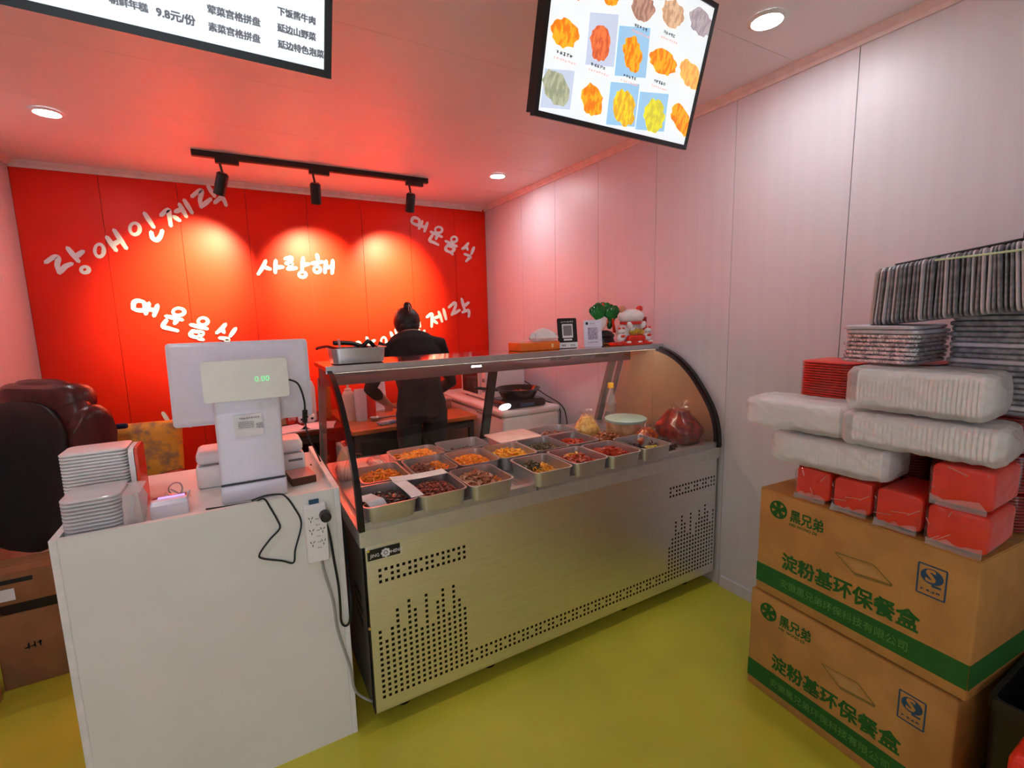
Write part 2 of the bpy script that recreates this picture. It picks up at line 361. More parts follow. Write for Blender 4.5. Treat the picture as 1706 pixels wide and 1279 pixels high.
# track with three spots
tr = thing('track_light', 'black ceiling track carrying three cylindrical spotlights before the red wall', 'track light', (.62,3.613,ZC))
MB().box((0,0,-.017),(1.5,.034,.034)).build('rail', m_blk, tr)
for x, tgt, top in ((.045,(-.22,4.3,1.84),0),(.585,(.61,4.3,1.82),0),(1.255,(1.25,4.3,1.84),0)):
    ax = x-.62
    ad = MB().box((ax+.01,0,-.047),(.13,.032,.028)).build('adapter', m_blk, tr)
    piv = Vector((x-.02,3.613,ZC-.125)); d = (Vector(tgt)-piv).normalized(); d = (d+Vector((0,-.30,-.35))).normalized()
    MB().cyl((ax-.03,0,-.06),(ax-.02,0,-.125),.007).build('arm', m_blk, tr)
    L0 = piv - tr.location; e = L0 + d*.125
    h = MB().cyl(L0-d*.01, L0, .024, .034, 24).cyl(L0, e, .034, .034, 24).build('spot_head', m_blk, tr, True)
    MB().cyl(e-d*.003, e+d*.001, .027, .027, 24).build('lens', M('spot lens', (1,.85,.6), .3, emit=6, ecol=(1,.8,.55), var=0), h)
    l = bpy.data.lights.new('spot_beam', 'SPOT'); l.energy = SPOTW; l.color = SPOTC; l.spot_size = radians(70); l.spot_blend = 1.0; l.shadow_soft_size = .03
    lo = bpy.data.objects.new('spot_beam', l); COL.objects.link(lo); P = piv + d*.135
    lo.location = P; lo.rotation_euler = (Vector(tgt)-P).to_track_quat('-Z','Y').to_euler()
# ------------------------------------------------------------------ menu screens hanging from the ceiling
def screen_mat(name, col): return M(name, col, .3, emit=TVE, var=.03, scale=12)
def tv(label, BL, BR, TL):
    BL, BR, TL = Vector(BL), Vector(BR), Vector(TL); X = frame(BL, BR-BL, TL-BL); W = (BR-BL).length; H = (TL-BL).length
    t = thing('menu_screen', label, 'screen', BL.lerp(BR,.5)+(TL-BL)*.5); inv = Matrix.Translation(-t.location)
    Y = inv @ X
    MB().box((W/2,H/2,-.022),(W-.02,H-.02,.036),Y).build('back_shell', m_blk, t)
    b = .014
    fr = MB()
    for c, s in (((W/2,b/2),(W,b)),((W/2,H-b/2),(W,b)),((b/2,H/2),(b,H-2*b)),((W-b/2,H/2),(b,H-2*b))): fr.box((c[0],c[1],-.003),(s[0],s[1],.016),Y)
    fr.build('bezel', m_blk, t)
    MB().box((W/2,H/2,-.001),(W-2*b,H-2*b,.003),Y).build('panel', screen_mat('screen white', (.80,.86,.88)), t)
    c = X @ Vector((W/2,H*.6,-.04)); top = Vector((c.x,c.y,ZC))-t.location; c = c-t.location
    MB().cyl(c, (top.x,top.y,top.z-.01), .016).box((top.x,top.y,top.z-.006),(.12,.12,.012)).build('ceiling_mount', m_blk, t)
    return t, X, Y, W, H
def onplane(px, X):
    d = at(*px,'Y',1)-CAM; o_ = X.translation; n = X.to_3x3().col[2]
    p = CAM + d*((o_-CAM).dot(n)/d.dot(n)); q = X.inverted() @ p; return q.x, q.y
t, X, Y, W, H = tv('hanging menu screen with rows of food photographs above the white panel wall', (.729,1.132,2.019), (1.439,1.245,2.066), (.722,1.009,2.421))
tvr = t
ZT = lambda a,b: (880+a*.2033, b*.2033)
pics = [((300,270),110,130,'o',None,35),((585,350),80,150,'r',(480,100,740,550),0),((850,440),75,150,'o',(720,210,1000,640),5),((1100,510),95,125,'o',None,35),((1320,610),75,130,'l',None,20),
 ((225,720),100,165,'g',(110,560,380,900),25),((520,820),85,140,'o',None,10),((780,880),90,150,'y',(650,670,910,1040),10),((1030,950),85,140,'v',(890,750,1150,1080),0),((1250,980),70,145,'o',None,20),
 ((940,70),95,110,'b',None,20),((1180,110),88,125,'t',None,15),((1410,180),85,130,'m',None,25),((680,-10),62,60,'o',None,0),((420,-120),100,120,'r',None,0)]
PC = dict(o=((.95,.42,.02),(.80,.20,.01)),r=((.85,.20,.06),(.62,.11,.04)),l=((.95,.52,.12),(.80,.36,.10)),g=((.45,.47,.33),(.30,.33,.22)),y=((.95,.66,.03),(.72,.40,.03)),v=((.80,.72,.04),(.62,.55,.05)),b=((.52,.30,.22),(.36,.18,.14)),t=((.72,.48,.30),(.52,.30,.18)),m=((.46,.40,.42),(.34,.28,.32)))
rd = random.Random(3)
def lim(q): return (min(max(q[0],.016),W-.016), min(max(q[1],.016),H-.016))
for c, rx, ry, k, bg, tl in pics:
    if bg:
        q = [lim(onplane(ZT(*p), X)) for p in ((bg[0]+25,bg[1]),(bg[2],bg[1]+20),(bg[2]-40,bg[3]),(bg[0]-15,bg[3]-20))]
        MB().prism(q, .0006, Y @ Matrix.Translation((0,0,.0006))).build('picture_backdrop', screen_mat('screen blue' if k in 'oyv' else 'screen lilac', (.32,.56,.80) if k in 'oyv' else (.55,.62,.78)), t)
    poly = []
    for i in range(26):
        a = 2*pi*i/26; rr = rd.uniform(.86,1.1)
        x_, y_ = rx*cos(a)*rr, ry*sin(a)*rr; T = radians(-tl)
        poly.append(lim(onplane(ZT(c[0]+x_*cos(T)-y_*sin(T), c[1]+x_*sin(T)+y_*cos(T)), X)))
    p3 = (sum(p[0] for p in poly)/26, sum(p[1] for p in poly)/26)
    MB().prism(poly[::-1], .0006, Y @ Matrix.Translation((0,0,.0013))).build('menu_picture', M('menu food '+k, PC[k][0], .4, col2=PC[k][1], scale=85, ramp=(.44,.56), emit=TVE, stretch=(1,1,.35)), t)
    if c[1] > 0:
        mb = MB(); x0, y0 = onplane(ZT(c[0]-75, c[1]+ry+38), X)
        if 0.02 < y0 < H-.04 and 0.016 < x0 < W-.1:
            scribble(mb, Y @ Matrix.Translation((x0,y0,.0012)), .062, .009, 5, seed=c[0])
            mb.build('caption', screen_mat('screen ink', (.05,.05,.06)), t)
            if y0 > .034:
                mb = MB(); scribble(mb, Y @ Matrix.Translation((x0-.008,y0-.013,.0012)), .085, .007, 8, seed=c[0]+1)
                mb.build('price', screen_mat('screen pale red', (.70,.38,.36)), t)
t, X, Y, W, H = tv('hanging menu screen with lines of printed dish names above the counter', (-.5,1.109,2.005), (.22,1.109,1.993), (-.494,.936,2.388))
ZL = lambda a,b: (230+a*.1934, b*.1934)
sg = screen_mat('screen text grey', (.10,.10,.12))
for s_, p0, p1 in (('下饭酱牛肉',(1195,85),(1535,185)),('延边山野菜',(1195,228),(1535,325)),('延边特色泡菜',(1200,370),(1605,470)),
                   ('荤菜宫格拼盘',(590,70),(1060,195)),('素菜宫格拼盘',(600,220),(1060,345)),('9.8元/份',(150,90),(490,190)),('朝鲜年糕',(-260,-20),(90,85))):
    a = Vector(onplane(ZL(*p0), X)); b = Vector(onplane(ZL(*p1), X)); s = (b-a).length/len(s_)*(1.75 if '9' in s_ else 1.0)
    ang = math.atan2(b.y-a.y, b.x-a.x)
    text(s_, s*.98, sg, Y @ Matrix.Translation((a.x,a.y-s*.45,.001)) @ Matrix.Rotation(ang*.3,4,'Z'), t, bold=.0012)
# ------------------------------------------------------------------ white counter
CB = .91
ct = thing('counter', 'white laminate cash counter with a raised rim at the left', 'counter', (-.11,1.98,0))
P = lambda nm, x0,x1,y0,y1,z0,z1,mt=m_lam: MB().loft([rrect(x1-x0,y1-y0,.002,z,((x0+x1)/2+.11,(y0+y1)/2-1.98),1) for z in (z0,z1)]).build(nm, mt, ct)
P('front_panel',-.462,.243,1.66,1.678,0,.936)
P('side_panel',-.480,-.462,1.66,2.30,0,.936,m_lamedge); P('side_panel',.243,.261,1.66,2.30,0,.936,m_lamedge)
P('top_board',-.462,.243,1.678,2.30,.892,CB,m_lam); P('shelf',-.462,.243,1.70,2.29,.45,.468); P('bottom_board',-.462,.243,1.678,2.29,.05,.068)
# ------------------------------------------------------------------ refrigerated display case
DX0, DX1 = .303, 2.185
dc = thing('display_case', 'stainless steel deli display case with curved glass front and black trim', 'display case', (1.244,2.05,0))
O = Vector((1.244,2.05,0))
def B(nm, x0,x1,y0,y1,z0,z1,mt,par=None): return MB().box(((x0+x1)/2-O.x,(y0+y1)/2-O.y,(z0+z1)/2),(x1-x0,y1-y0,z1-z0)).build(nm, mt, par or dc)
FY = 1.613
B('inner_body',.345,2.165,FY+.03,2.46,.085,.72,m_dark)
B('side_panel',.318,.336,FY+.004,2.48,.08,.725,m_side); B('side_panel',2.165,2.178,FY+.004,2.48,.08,.725,m_side)
B('rear_panel',.336,2.165,2.46,2.48,.08,.725,m_side); B('bottom_panel',.336,2.165,FY+.01,2.46,.08,.085,m_side)
# perforated front: real openings in the sheet
holes = []
px0 = at(632.8,950,'Y',FY); px1 = at(773,910,'Y',FY); pit = (px1.x-px0.x)/15; hs = .0055
zt = px0.z; zr = .0215
x0 = px0.x
for i in range(16):
    for j in range(3):
        if j != 1 or i % 3 != 1: holes.append((x0+i*pit, zt-j*zr))
q0 = at(590+190*.258, 860+1170*.258+2,'Y',FY); zb0 = q0.z+.006
q1 = at(590+730*.258, 860+945*.258,'Y',FY); pit2 = (q1.x-q0.x-.004)/15
cnt = [13,11,13,16,12,17,15,11,17,11,15,17,12,17,14,12]
xs = q0.x+.004
rz = .0214
for i, n in enumerate(cnt):
    for j in range(n): holes.append((xs+i*pit2, zb0+j*rz))
xe = xs+15*pit2; xr1 = 2.185-.03; xr0 = xr1-15*pit2
nb = int(round((xr0-xe)/pit2)); pb = (xr0-xe)/nb
for i in range(1, nb):
    for j in range(3):
        if j != 1 or i % 3 != 2: holes.append((xe+i*pb, zb0+j*rz))
for i, n in enumerate([9,11,15,12,16,14,11,16,10,13,16,14,17,15,12,15]):
    for j in range(n): holes.append((xr0+i*pit2, zb0+j*rz))
for i in range(16):
    for j in range(3):
        if j != 1 or i % 3 != 1: holes.append((xr0+i*pit2, zt-j*zr))
def perforated(x0, x1, z0, z1, holes, hx, hz):
    r5 = lambda v: round(v,5)
    X_ = sorted({r5(x0),r5(x1)} | {r5(h[0]+s*hx) for h in holes for s in (-1,1)}); Z_ = sorted({r5(z0),r5(z1)} | {r5(h[1]+s*hz) for h in holes for s in (-1,1)})
    HS = {}
    for h in holes: HS.setdefault(r5(h[0]-hx), []).append(h)
    xi = {v:i for i,v in enumerate(X_)}; zi = {v:i for i,v in enumerate(Z_)}
    dead = set()
    for h in holes:
        for a in range(xi[r5(h[0]-hx)], xi[r5(h[0]+hx)]):
            for b in range(zi[r5(h[1]-hz)], zi[r5(h[1]+hz)]): dead.add((a,b))
    mb = MB(); nz = len(Z_); mb.v = [(x-O.x, FY-O.y, z) for x in X_ for z in Z_]
    mb.f = [(a*nz+b, (a+1)*nz+b, (a+1)*nz+b+1, a*nz+b+1) for a in range(len(X_)-1) for b in range(nz-1) if (a,b) not in dead]
    return mb
pf = perforated(.318, 2.178, .08, .722, holes, hs, hs*1.05).build('front_panel', m_steel, dc)
B('front_fold',.318,.322,FY,FY+.03,.08,.722,m_steel); B('front_fold',2.174,2.178,FY,FY+.03,.08,.722,m_steel); B('front_fold',.318,2.178,FY,FY+.03,.078,.081,m_steel)
for p in ((616,1047),(613,918),(1166,755+115)):
    q = at(*p,'Y',FY)-O; MB().cyl((q.x,q.y+.002,q.z),(q.x,q.y-.004,q.z),.006,.005,10).build('screw', m_chrome, dc)
# side louvres
for k in range(6):
    for j in range(3): B('louvre', .3165,.318, 1.72+k*.02,1.732+k*.02, .36+j*.05+k*.002,.39+j*.05+k*.002, m_blk)
np_ = B('nameplate', at(610,921,'Y',FY).x+.003, at(666,910,'Y',FY).x, FY-.003, FY-.0005, .668,.707, m_blk)
XN = Matrix(((1,0,0,.335-O.x),(0,0,-1,FY-.004-O.y),(0,1,0,.679),(0,0,0,1)))
text('JING', .017, m_paper, XN @ Matrix.Translation((.002,0,0)), np_, sx=.92); text('HENG', .017, m_paper, XN @ Matrix.Translation((.074,0,0)), np_, sx=.92)
mb = MB()
for k in range(8):
    a = 2*pi*k/8; mb.prism([(.012*cos(a)*s+.0055*cos(b)+.056, .012*sin(a)*s+.0055*sin(b)+.007) for s in (1,) for b in [2*pi*i/8 for i in range(8)]], .0006, XN)
mb.prism([(.056+.005*cos(2*pi*i/8),.007+.005*sin(2*pi*i/8)) for i in range(8)], .0006, XN).build('emblem', m_paper, np_)
for x in (.45,.83,1.6,2.05):
    for y in (1.72,2.38):
        MB().lathe([(.03,0),(.03,.012),(.014,.016),(.014,.08)],(x-O.x,y-O.y,0),14).build('foot', m_blk, dc)
# worktop, deck, front rail
MB().loft([rrect(DX1-DX0,.90,.006,z,((DX0+DX1)/2-O.x,2.05-O.y),2) for z in (.727,.785)]).build('worktop', m_slab, dc)
B('deck',.33,2.16,1.635,2.44,.785,.80,m_steel2)
B('front_rail',.325,1.02,1.603,1.632,.785,.812,m_slab); B('front_rail',1.03,2.16,1.603,1.632,.785,.812,m_slab)
for k in range(7): B('deck_rib',.96+k*.012,.965+k*.012,1.64,1.83,.80,.803,m_steel2)
# glass
prof = spline([Vector((0,a,b)) for a,b in ((2.035,1.306),(1.935,1.278),(1.853,1.236),(1.78,1.178),(1.735,1.13),(1.676,1.056),(1.625,.972),(1.597,.88),(1.590,.787))], 3)
pn = []
for i, p in enumerate(prof):
    d = (prof[min(i+1,len(prof)-1)]-prof[max(i-1,0)]).normalized(); pn.append(Vector((0,-d.z,d.y)))     # points inward or outward
if pn[0].z > 0: pn = [-n for n in pn]
mid = Vector((0,2.0,1.0))
pn = [n if n.dot(mid-p) > 0 else -n for n, p in zip(pn, prof)]
def strip(x0, x1, t0, t1):
    L = []
    for p, n in zip(prof, pn):
        a, b = p+n*t0, p+n*t1
        L.append([(x-O.x, q.y-O.y, q.z) for x, q in ((x0,a),(x1,a),(x1,b),(x0,b))])
    return MB().loft(L)
strip(.322,2.166,.004,.009).build('curved_glass', m_glass, dc, True)
for x0_, x1_ in ((.303,.322),(2.150,2.176)): strip(x0_,x1_,0,.030).build('arc_trim', m_blkgloss, dc, True)
def rear_y(z): return 2.30+(1.30-z)*.34
endp = [(p.y+n.y*.028, p.z+n.z*.028) for p, n in zip(prof, pn)] + [(rear_y(.80)-.02,.80),(rear_y(1.28)-.02,1.29)]
for x, mt in ((.311,m_glass),(2.160,m_glasst)):
    MB().prism([(y-O.y,z) for y,z in endp], .006, Matrix(((0,0,1,x-O.x),(1,0,0,0),(0,1,0,0),(0,0,0,1)))).build('end_glass', mt, dc)
m_mirror = M('polished steel', (.62,.60,.60), .10, 1., scale=20, var=.06)
B('top_plate',.300,2.186,2.02,2.335,1.297,1.315,m_mirror)
B('top_lip',.300,2.186,2.012,2.024,1.288,1.317,m_steel2)
B('food_fill_strip',.34,2.14,2.030,2.050,1.286,1.296,M('food fill glow', (1,.85,.66), .5, emit=CASE, ecol=(1,.82,.60), var=0))  # unseen glow strip, added to brighten the food below
B('header_bar',.312,2.17,2.268,2.305,1.205,1.297,M('dark polished steel', (.13,.08,.08), .2, .6))
def post(x, w_, mt):
    L = [[(x+a-O.x, rear_y(z)+b-O.y, z) for a, b in ((-w_/2,-.014),(w_/2,-.014),(w_/2,.014),(-w_/2,.014))] for z in (.785,1.24)]
    MB().loft(L).build('rear_post', mt, dc)
post(.325,.03,m_side); post(1.215,.045,m_blk); post(2.075,.045,m_side); post(2.15,.02,m_side)
# ------------------------------------------------------------------ steel trays and the food in them
TW, TD, TH, DZ = .196, .238, .066, .8005
def tray_mesh(w_, d_, h):
    t_ = .0015
    L = [rrect(w_-.040,d_-.040,.020,0), rrect(w_-.024,d_-.024,.026,.003), rrect(w_-.012,d_-.012,.028,h-.003), rrect(w_,d_,.030,h-.003), rrect(w_,d_,.030,h), rrect(w_-.013,d_-.013,.028,h), rrect(w_-.026,d_-.026,.026,.006), rrect(w_-.046,d_-.046,.020,.0035)]
    return MB().loft(L)
def pile(kind, w_, d_, h, n, seed, base=.004):
    w_ *= 1.10; d_ *= 1.06; h *= 1.3; n = int(n*1.5); base += .012 if base > .001 else 0
    rd = random.Random(seed); mb = MB()
    # mound underneath
    g = 9; V = []; F = []
    for i in range(g):
        for j in range(g):
            u, v = i/(g-1)*2-1, j/(g-1)*2-1; z = base+h*.75*max(0,(1-u*u*.75))*max(0,(1-v*v*.75))*rd.uniform(.8,1.1)
            V.append((u*w_/2, v*d_/2, z if abs(u)<1 and abs(v)<1 else base))
    for i in range(g-1):
        for j in range(g-1): F.append((i*g+j,(i+1)*g+j,(i+1)*g+j+1,i*g+j+1))
    mb.add(V, F)
    dims = dict(shred=(.034,.004,.004),strip=(.030,.009,.004),chunk=(.013,.011,.009),slice=(.030,.022,.0045),nut=(.009,.008,.008),leaf=(.024,.012,.003))[kind]
    for k in range(n):
        u, v = rd.uniform(-.92,.92), rd.uniform(-.92,.92)
        z = base+h*.75*(1-u*u*.75)*(1-v*v*.75)+rd.uniform(0,h*.28)
        s = rd.uniform(.7,1.35)
        X_ = Matrix.Translation((u*w_/2, v*d_/2, z)) @ Matrix.Rotation(rd.uniform(0,2*pi),4,'Z') @ Matrix.Rotation(rd.gauss(0,.35),4,'Y') @ Matrix.Rotation(rd.gauss(0,.35),4,'X')
        a, b, c = (q*s for q in dims)
        if kind in ('chunk','nut'): mb.box((0,0,0),(a,b,c),X_)
        else:
            bend = rd.uniform(-.25,.25)*a
            mb.loft([[(-a/2,-b/2,-c/2),(-a/2,b/2,-c/2),(-a/2,b/2,c/2),(-a/2,-b/2,c/2)],[(0,-b/2,bend-c/2),(0,b/2,bend-c/2),(0,b/2,bend+c/2),(0,-b/2,bend+c/2)],[(a/2,-b/2,-c/2),(a/2,b/2,-c/2),(a/2,b/2,c/2),(a/2,-b/2,c/2)]], True, True, X_)
    return mb
FM = dict(orange=((.95,.34,.012),(.72,.15,.008)), yellow=((.95,.50,.03),(.82,.30,.015)), redbrown=((.40,.055,.02),(.16,.02,.012)), dark=((.10,.03,.02),(.035,.012,.010)),
 red=((.62,.06,.012),(.34,.025,.01)), meat=((.48,.17,.06),(.24,.06,.025)), dkgreen=((.10,.09,.03),(.035,.025,.012)), brown=((.33,.10,.05),(.16,.045,.03)), gold=((.80,.50,.05),(.55,.27,.03)), lime=((.75,.65,.12),(.55,.42,.05)), pink=((.75,.42,.36),(.62,.30,.26)))
def fmat(k): return M('food '+k, FM[k][0], .32, col2=FM[k][1], scale=90, ramp=(.40,.60), spec=.6)
tray0 = None
TR = [(.422,1.706,0,[('dark','chunk',.15,.19,.03,150,0,0)],'dark braised meat','front row, leftmost'),
 (.614,1.702,0,[('redbrown','nut',.15,.19,.034,260,0,0)],'glossy red-brown peanuts','front row, second from the left'),
 (.813,1.696,0,[('meat','slice',.11,.15,.04,70,-.01,.01),('orange','shred',.06,.12,.02,60,.045,-.01)],'sliced brown meat','front row, third from the left'),
 (1.099,1.689,0,[('yellow','shred',.13,.17,.022,90,.0,0),('dkgreen','chunk',.07,.10,.038,90,-.03,.03)],'yellow shreds under dark pickles','front row, after the bare strip of deck'),
 (1.304,1.701,0,[('red','strip',.14,.18,.03,130,0,0),('yellow','strip',.06,.06,.04,25,.0,.03)],'red spicy strips with yellow bits','front row, fifth'),
 (1.499,1.694,0,[('red','slice',.15,.18,.032,110,0,0)],'bright red kimchi','front row, sixth'),
 (1.706,1.700,0,[('lime','leaf',.09,.09,.02,60,.03,-.04),('dark','chunk',.07,.16,.03,70,-.045,0)],'pale yellow pickle','front row, rightmost'),
 (.476,1.960,0,[('orange','shred',.15,.18,.036,240,0,-.01)],'bright orange shreds','second row, leftmost'),
 (.688,1.956,0,[('brown','chunk',.09,.16,.038,100,-.03,0),('orange','shred',.06,.16,.03,70,.045,0)],'brown meat cubes beside orange shreds','second row'),
 (.890,1.953,0,[('orange','chunk',.15,.18,.034,230,0,0)],'orange diced radish','second row'),
 (1.087,1.947,0,[('yellow','strip',.15,.17,.034,150,0,0)],'amber bean curd strips','second row'),
 (1.282,1.955,0,[('dkgreen','leaf',.15,.18,.028,170,0,0)],'dark green seaweed salad','second row'),
 (1.471,1.959,0,[('red','strip',.10,.15,.022,70,.02,0)],'a few red strips','second row, rightmost'),
 (.698,2.168,90,[('orange','slice',.15,.19,.034,130,0,0)],'orange pickled slices','back row, leftmost'),
 (.946,2.182,90,[('dark','leaf',.12,.16,.012,60,0,0)],'a thin layer of dark sauce','back row, nearly empty'),
 (1.488,2.157,90,[('brown','strip',.14,.17,.026,110,0,0)],'brown dried strips','back row, rightmost')]
for i, (x, y, a, foods, what, where) in enumerate(TR):
    a = radians(a+random.uniform(-1.5,1.5))
    if tray0 is None:
        tray0 = tray_mesh(TW,TD,TH).build('food_tray', m_steel2, None, True); o = tray0
    else:
        o = bpy.data.objects.new('food_tray', tray0.data); COL.objects.link(o)
    o.location = (x,y,DZ); o.rotation_euler = (0,0,a)
    tag(o, 'steel tray of %s, %s' % (what, where), 'tray', 'steel trays in the display case')
    for k, (c, kd, w_, d_, h, n, ox, oy) in enumerate(foods):
        f = pile(kd, w_, d_, h, n, i*7+k).build('food_portion', fmat(c))
        f.location = Vector((x,y,DZ)) + Matrix.Rotation(a,3,'Z') @ Vector((ox,oy,0)); f.rotation_euler = (0,0,a)
        tag(f, ('heap of %s in the tray, %s' % (what, where)) if k == 0 else ('smaller %s heap beside %s, %s' % (dict(orange='orange',yellow='yellow',dkgreen='dark green',dark='dark',red='red').get(c,c), what, where)), 'food', None, 'stuff')
# lid board in the back row
t = thing('covered_tray', 'steel tray covered with a pale pink board in the back row', 'tray', (1.233,2.165,DZ))
tray_mesh(.24,.19,.062).build('tray', m_steel2, t, True)
MB().loft(rbox(.25,.20,.008,.012,.0625)).build('board', M('pink board', (.80,.52,.46), .4), t, True)
# pink packet far left of the second row
t = thing('meat_packet', 'pink wrapped meat packet behind the leftmost orange shreds tray', 'packet', (.44,2.18,DZ))
for k in range(3): MB().loft(rbox(.065,.13,.05+.006*k,.02,0,(-.07+.07*k,0))).build('meat_slab', M('pink meat', (.80,.42,.36), .3, col2=(.62,.26,.22), scale=25), t, True)
MB().loft(rbox(.225,.15,.066,.02)).build('wrap', m_wrap, t, True)
# paper strips over the front-left trays
def ribbon(name, pts, wv, mat, th=.0012):
    P_ = spline([Vector(p) for p in pts], 6); wv = Vector(wv)
    L = [[p-wv, p+wv, p+wv+Vector((0,0,th)), p-wv+Vector((0,0,th))] for p in P_]
    return MB().loft(L).build(name, mat, None, True)
o = ribbon('paper_strip', [(.50,1.80,.874),(.508,1.74,.872),(.512,1.66,.872),(.515,1.602,.868),(.515,1.592,.84)][:4], (.024,.002,0), m_paper); tag(o, 'white paper strip lying lengthwise across the two front left trays', 'paper')
o = ribbon('paper_strip', [(.48,1.815,.8745),(.56,1.80,.874),(.64,1.795,.8745),(.70,1.80,.874)], (0,.032,0), m_paper); tag(o, 'wide white paper strip lying crosswise over the tray rims', 'paper')
o = ribbon('paper_sheet', [(.345,1.70,.874),(.36,1.66,.873),(.372,1.63,.872),(.38,1.612,.85),(.385,1.606,.826)], (.030,.006,0), m_paper); tag(o, 'white printed paper hanging at the case front left corner', 'paper')
# far right end of the case: tub, bottle, bags
t = thing('food_tub', 'round clear tub with a mint green lid inside the case', 'tub', (1.90,2.02,DZ))
MB().lathe([(.0,0),(.098,0),(.105,.01),(.112,.085),(.112,.088),(.0,.088)], n=36).build('bowl', M('amber tub', (.70,.46,.26), .3, col2=(.45,.25,.12), scale=14), t, True)
MB().lathe([(.0,.088),(.116,.088),(.119,.092),(.119,.104),(.112,.108),(.0,.109)], n=36).build('lid', m_mint, t, True)
t = thing('oil_bottle', 'small clear bottle with a yellow cap at the back of the case', 'bottle', (2.035,2.30,DZ))
MB().lathe([(0,0),(.030,0),(.033,.006),(.033,.06),(.030,.07),(.033,.08),(.033,.15),(.026,.18),(.014,.215),(.013,.235),(0,.235)], n=24).build('body', M('clear bottle', (.62,.54,.50), .1, alpha=.35, scale=25), t, True)
MB().lathe([(0,.233),(.019,.233),(.019,.262),(.017,.265),(0,.265)], n=20).build('cap', m_yell, t, True)
MB().lathe([(.0332,.085),(.0335,.086),(.0335,.135),(.0332,.136)], n=24, ring=True).build('label_band', M('bottle label', (.40,.28,.24), .5), t)
def bag(name, label, c, size, mat, seed, foodkind, tilt=0, wrapmat=None):
    rd = random.Random(seed); t = thing(name, label, 'bag', c, tilt)
    L = []
    for k in range(9):
        v = k/8; sc_ = (.82+.25*sin(pi*min(1,v*1.2)))*(1-.45*v**3)
        L.append([(p[0]*sc_*rd.uniform(.94,1.06), p[1]*sc_*rd.uniform(.94,1.06), size[2]*v) for p in rrect(size[0],size[1],min(size[0],size[1])*.4,0,n=5)])
    MB().loft(L).build('contents', mat, t, True)
    L2 = [[(p[0]*1.06*rd.uniform(.97,1.05), p[1]*1.06*rd.uniform(.97,1.05), p[2]*1.02) for p in l] for l in L]
    top = [[(p[0]*(.55+.5*j), p[1]*(.35+.3*j)*rd.uniform(.6,1.4), size[2]*(1.06+.10*j)+rd.uniform(-.008,.008)) for p in L[-1]] for j in range(3)]
    MB().loft(L2+top, True, False).build('plastic', wrapmat or m_wrap, t, True)
    return t
m_chili = M('red chilli paste', (.36,.028,.008), .22, col2=(.16,.012,.008), scale=28)
bag('chilli_bag', 'large clear bag of dark red chilli food against the right end glass', (2.06,1.78,DZ), (.17,.24,.17), m_chili, 1, 'red', 0)
bag('snack_bag', 'small shiny bag of orange-red snacks left of the big chilli bag', (1.86,1.82,DZ), (.16,.10,.085), M('orange snacks', (.75,.14,.02), .25, col2=(.35,.035,.01), scale=45), 2, 'red', .3)
bag('sprout_bag', 'crinkled bag of yellow food in front of the mint-lidded tub', (1.68,2.10,DZ), (.13,.12,.125), M('yellow sprouts', (.85,.55,.14), .35, col2=(.60,.32,.06), scale=50), 3, 'y', 0)
bag('noodle_bag', 'crinkled bag of pale pink food beside the mint-lidded tub', (1.76,2.20,DZ), (.13,.10,.11), M('pale noodles', (.80,.48,.34), .35, col2=(.62,.30,.18), scale=40), 4, 'p', .2)
f = pile('leaf', .19, .16, .05, 130, 91, base=0).build('food_portion', fmat('meat')); f.location = (1.68,1.93,DZ); tag(f, 'loose heap of orange-brown food in front of the mint-lidded tub', 'food', None, 'stuff')
f = pile('leaf', .13, .10, .045, 90, 92, base=0).build('food_portion', fmat('dark')); f.location = (1.84,1.70,DZ); tag(f, 'dark glossy heap of food beside the rightmost front tray', 'food', None, 'stuff')
t = thing('bowl', 'small bowl with a pink rim behind the mint-lidded tub', 'bowl', (2.09,2.12,DZ))
MB().lathe([(0,0),(.035,0),(.05,.03),(.058,.06),(.054,.06),(.045,.03),(.03,.008),(0,.008)], n=24).build('body', M('pink bowl', (.72,.40,.36), .3), t, True)
MB().lathe([(.0,.05),(.050,.05),(.040,.062),(0,.066)], n=20).build('filling', fmat('brown'), t, True)
# ------------------------------------------------------------------ on top of the case
TZ = 1.3155
t = thing('utensil_tray', 'steel tray holding black handled tongs on top of the case', 'tray', (.452,2.15,TZ))
tray_mesh(.235,.16,.066).build('tray', m_steel2, t, True)
t2 = thing('tongs', 'black handled serving tongs lying in the steel tray', 'tongs', (.46,2.15,TZ))
MB().tube([(-.10,.0,.088),(-.02,.02,.082),(.06,.03,.052),(.10,.03,.04)],.010).build('handle', m_blk, t2, True)
MB().tube([(-.02,-.03,.040),(.03,-.02,.082),(.05,0,.088),(.09,.02,.046)],.009).build('handle', m_blk, t2, True)
MB().tube([(-.085,-.04,.105),(-.08,-.03,.06),(-.075,-.02,.020)],.005).build('grip_arm', M('pink handle', (.80,.50,.44), .3), t2, True)
t = thing('ladle', 'dark red spoon resting over the steel tray corner', 'spoon', (.38,2.17,TZ))
MB().tube([(-.09,0,.066),(-.04,0,.073),(.03,.0,.045)],.006).build('handle', m_darkred, t, True)
MB().lathe([(0,.012),(.022,.016),(.030,.030),(.028,.030),(.018,.018),(0,.015)],(.04,0,.008),16).build('scoop', m_darkred, t, True)
t = thing('tissue_box', 'flat orange box with white tissues on top of the case', 'tissue box', (1.395,2.19,TZ))
MB().loft(rbox(.25,.13,.043,.004)).build('carton', m_orange, t, True)
MB().box((.075,-.0655,.022),(.014,.001,.02)).build('mark', M('pale orange print', (.95,.55,.25), .5), t)
rd = random.Random(5)
L = [[(x*s*rd.uniform(.8,1.2)+.06, y*s*rd.uniform(.8,1.2), z) for x, y, _ in rrect(.15,.07,.03,0)] for s, z in ((.8,.043),(1.1,.062),(.9,.085),(.45,.105),(.1,.115))]
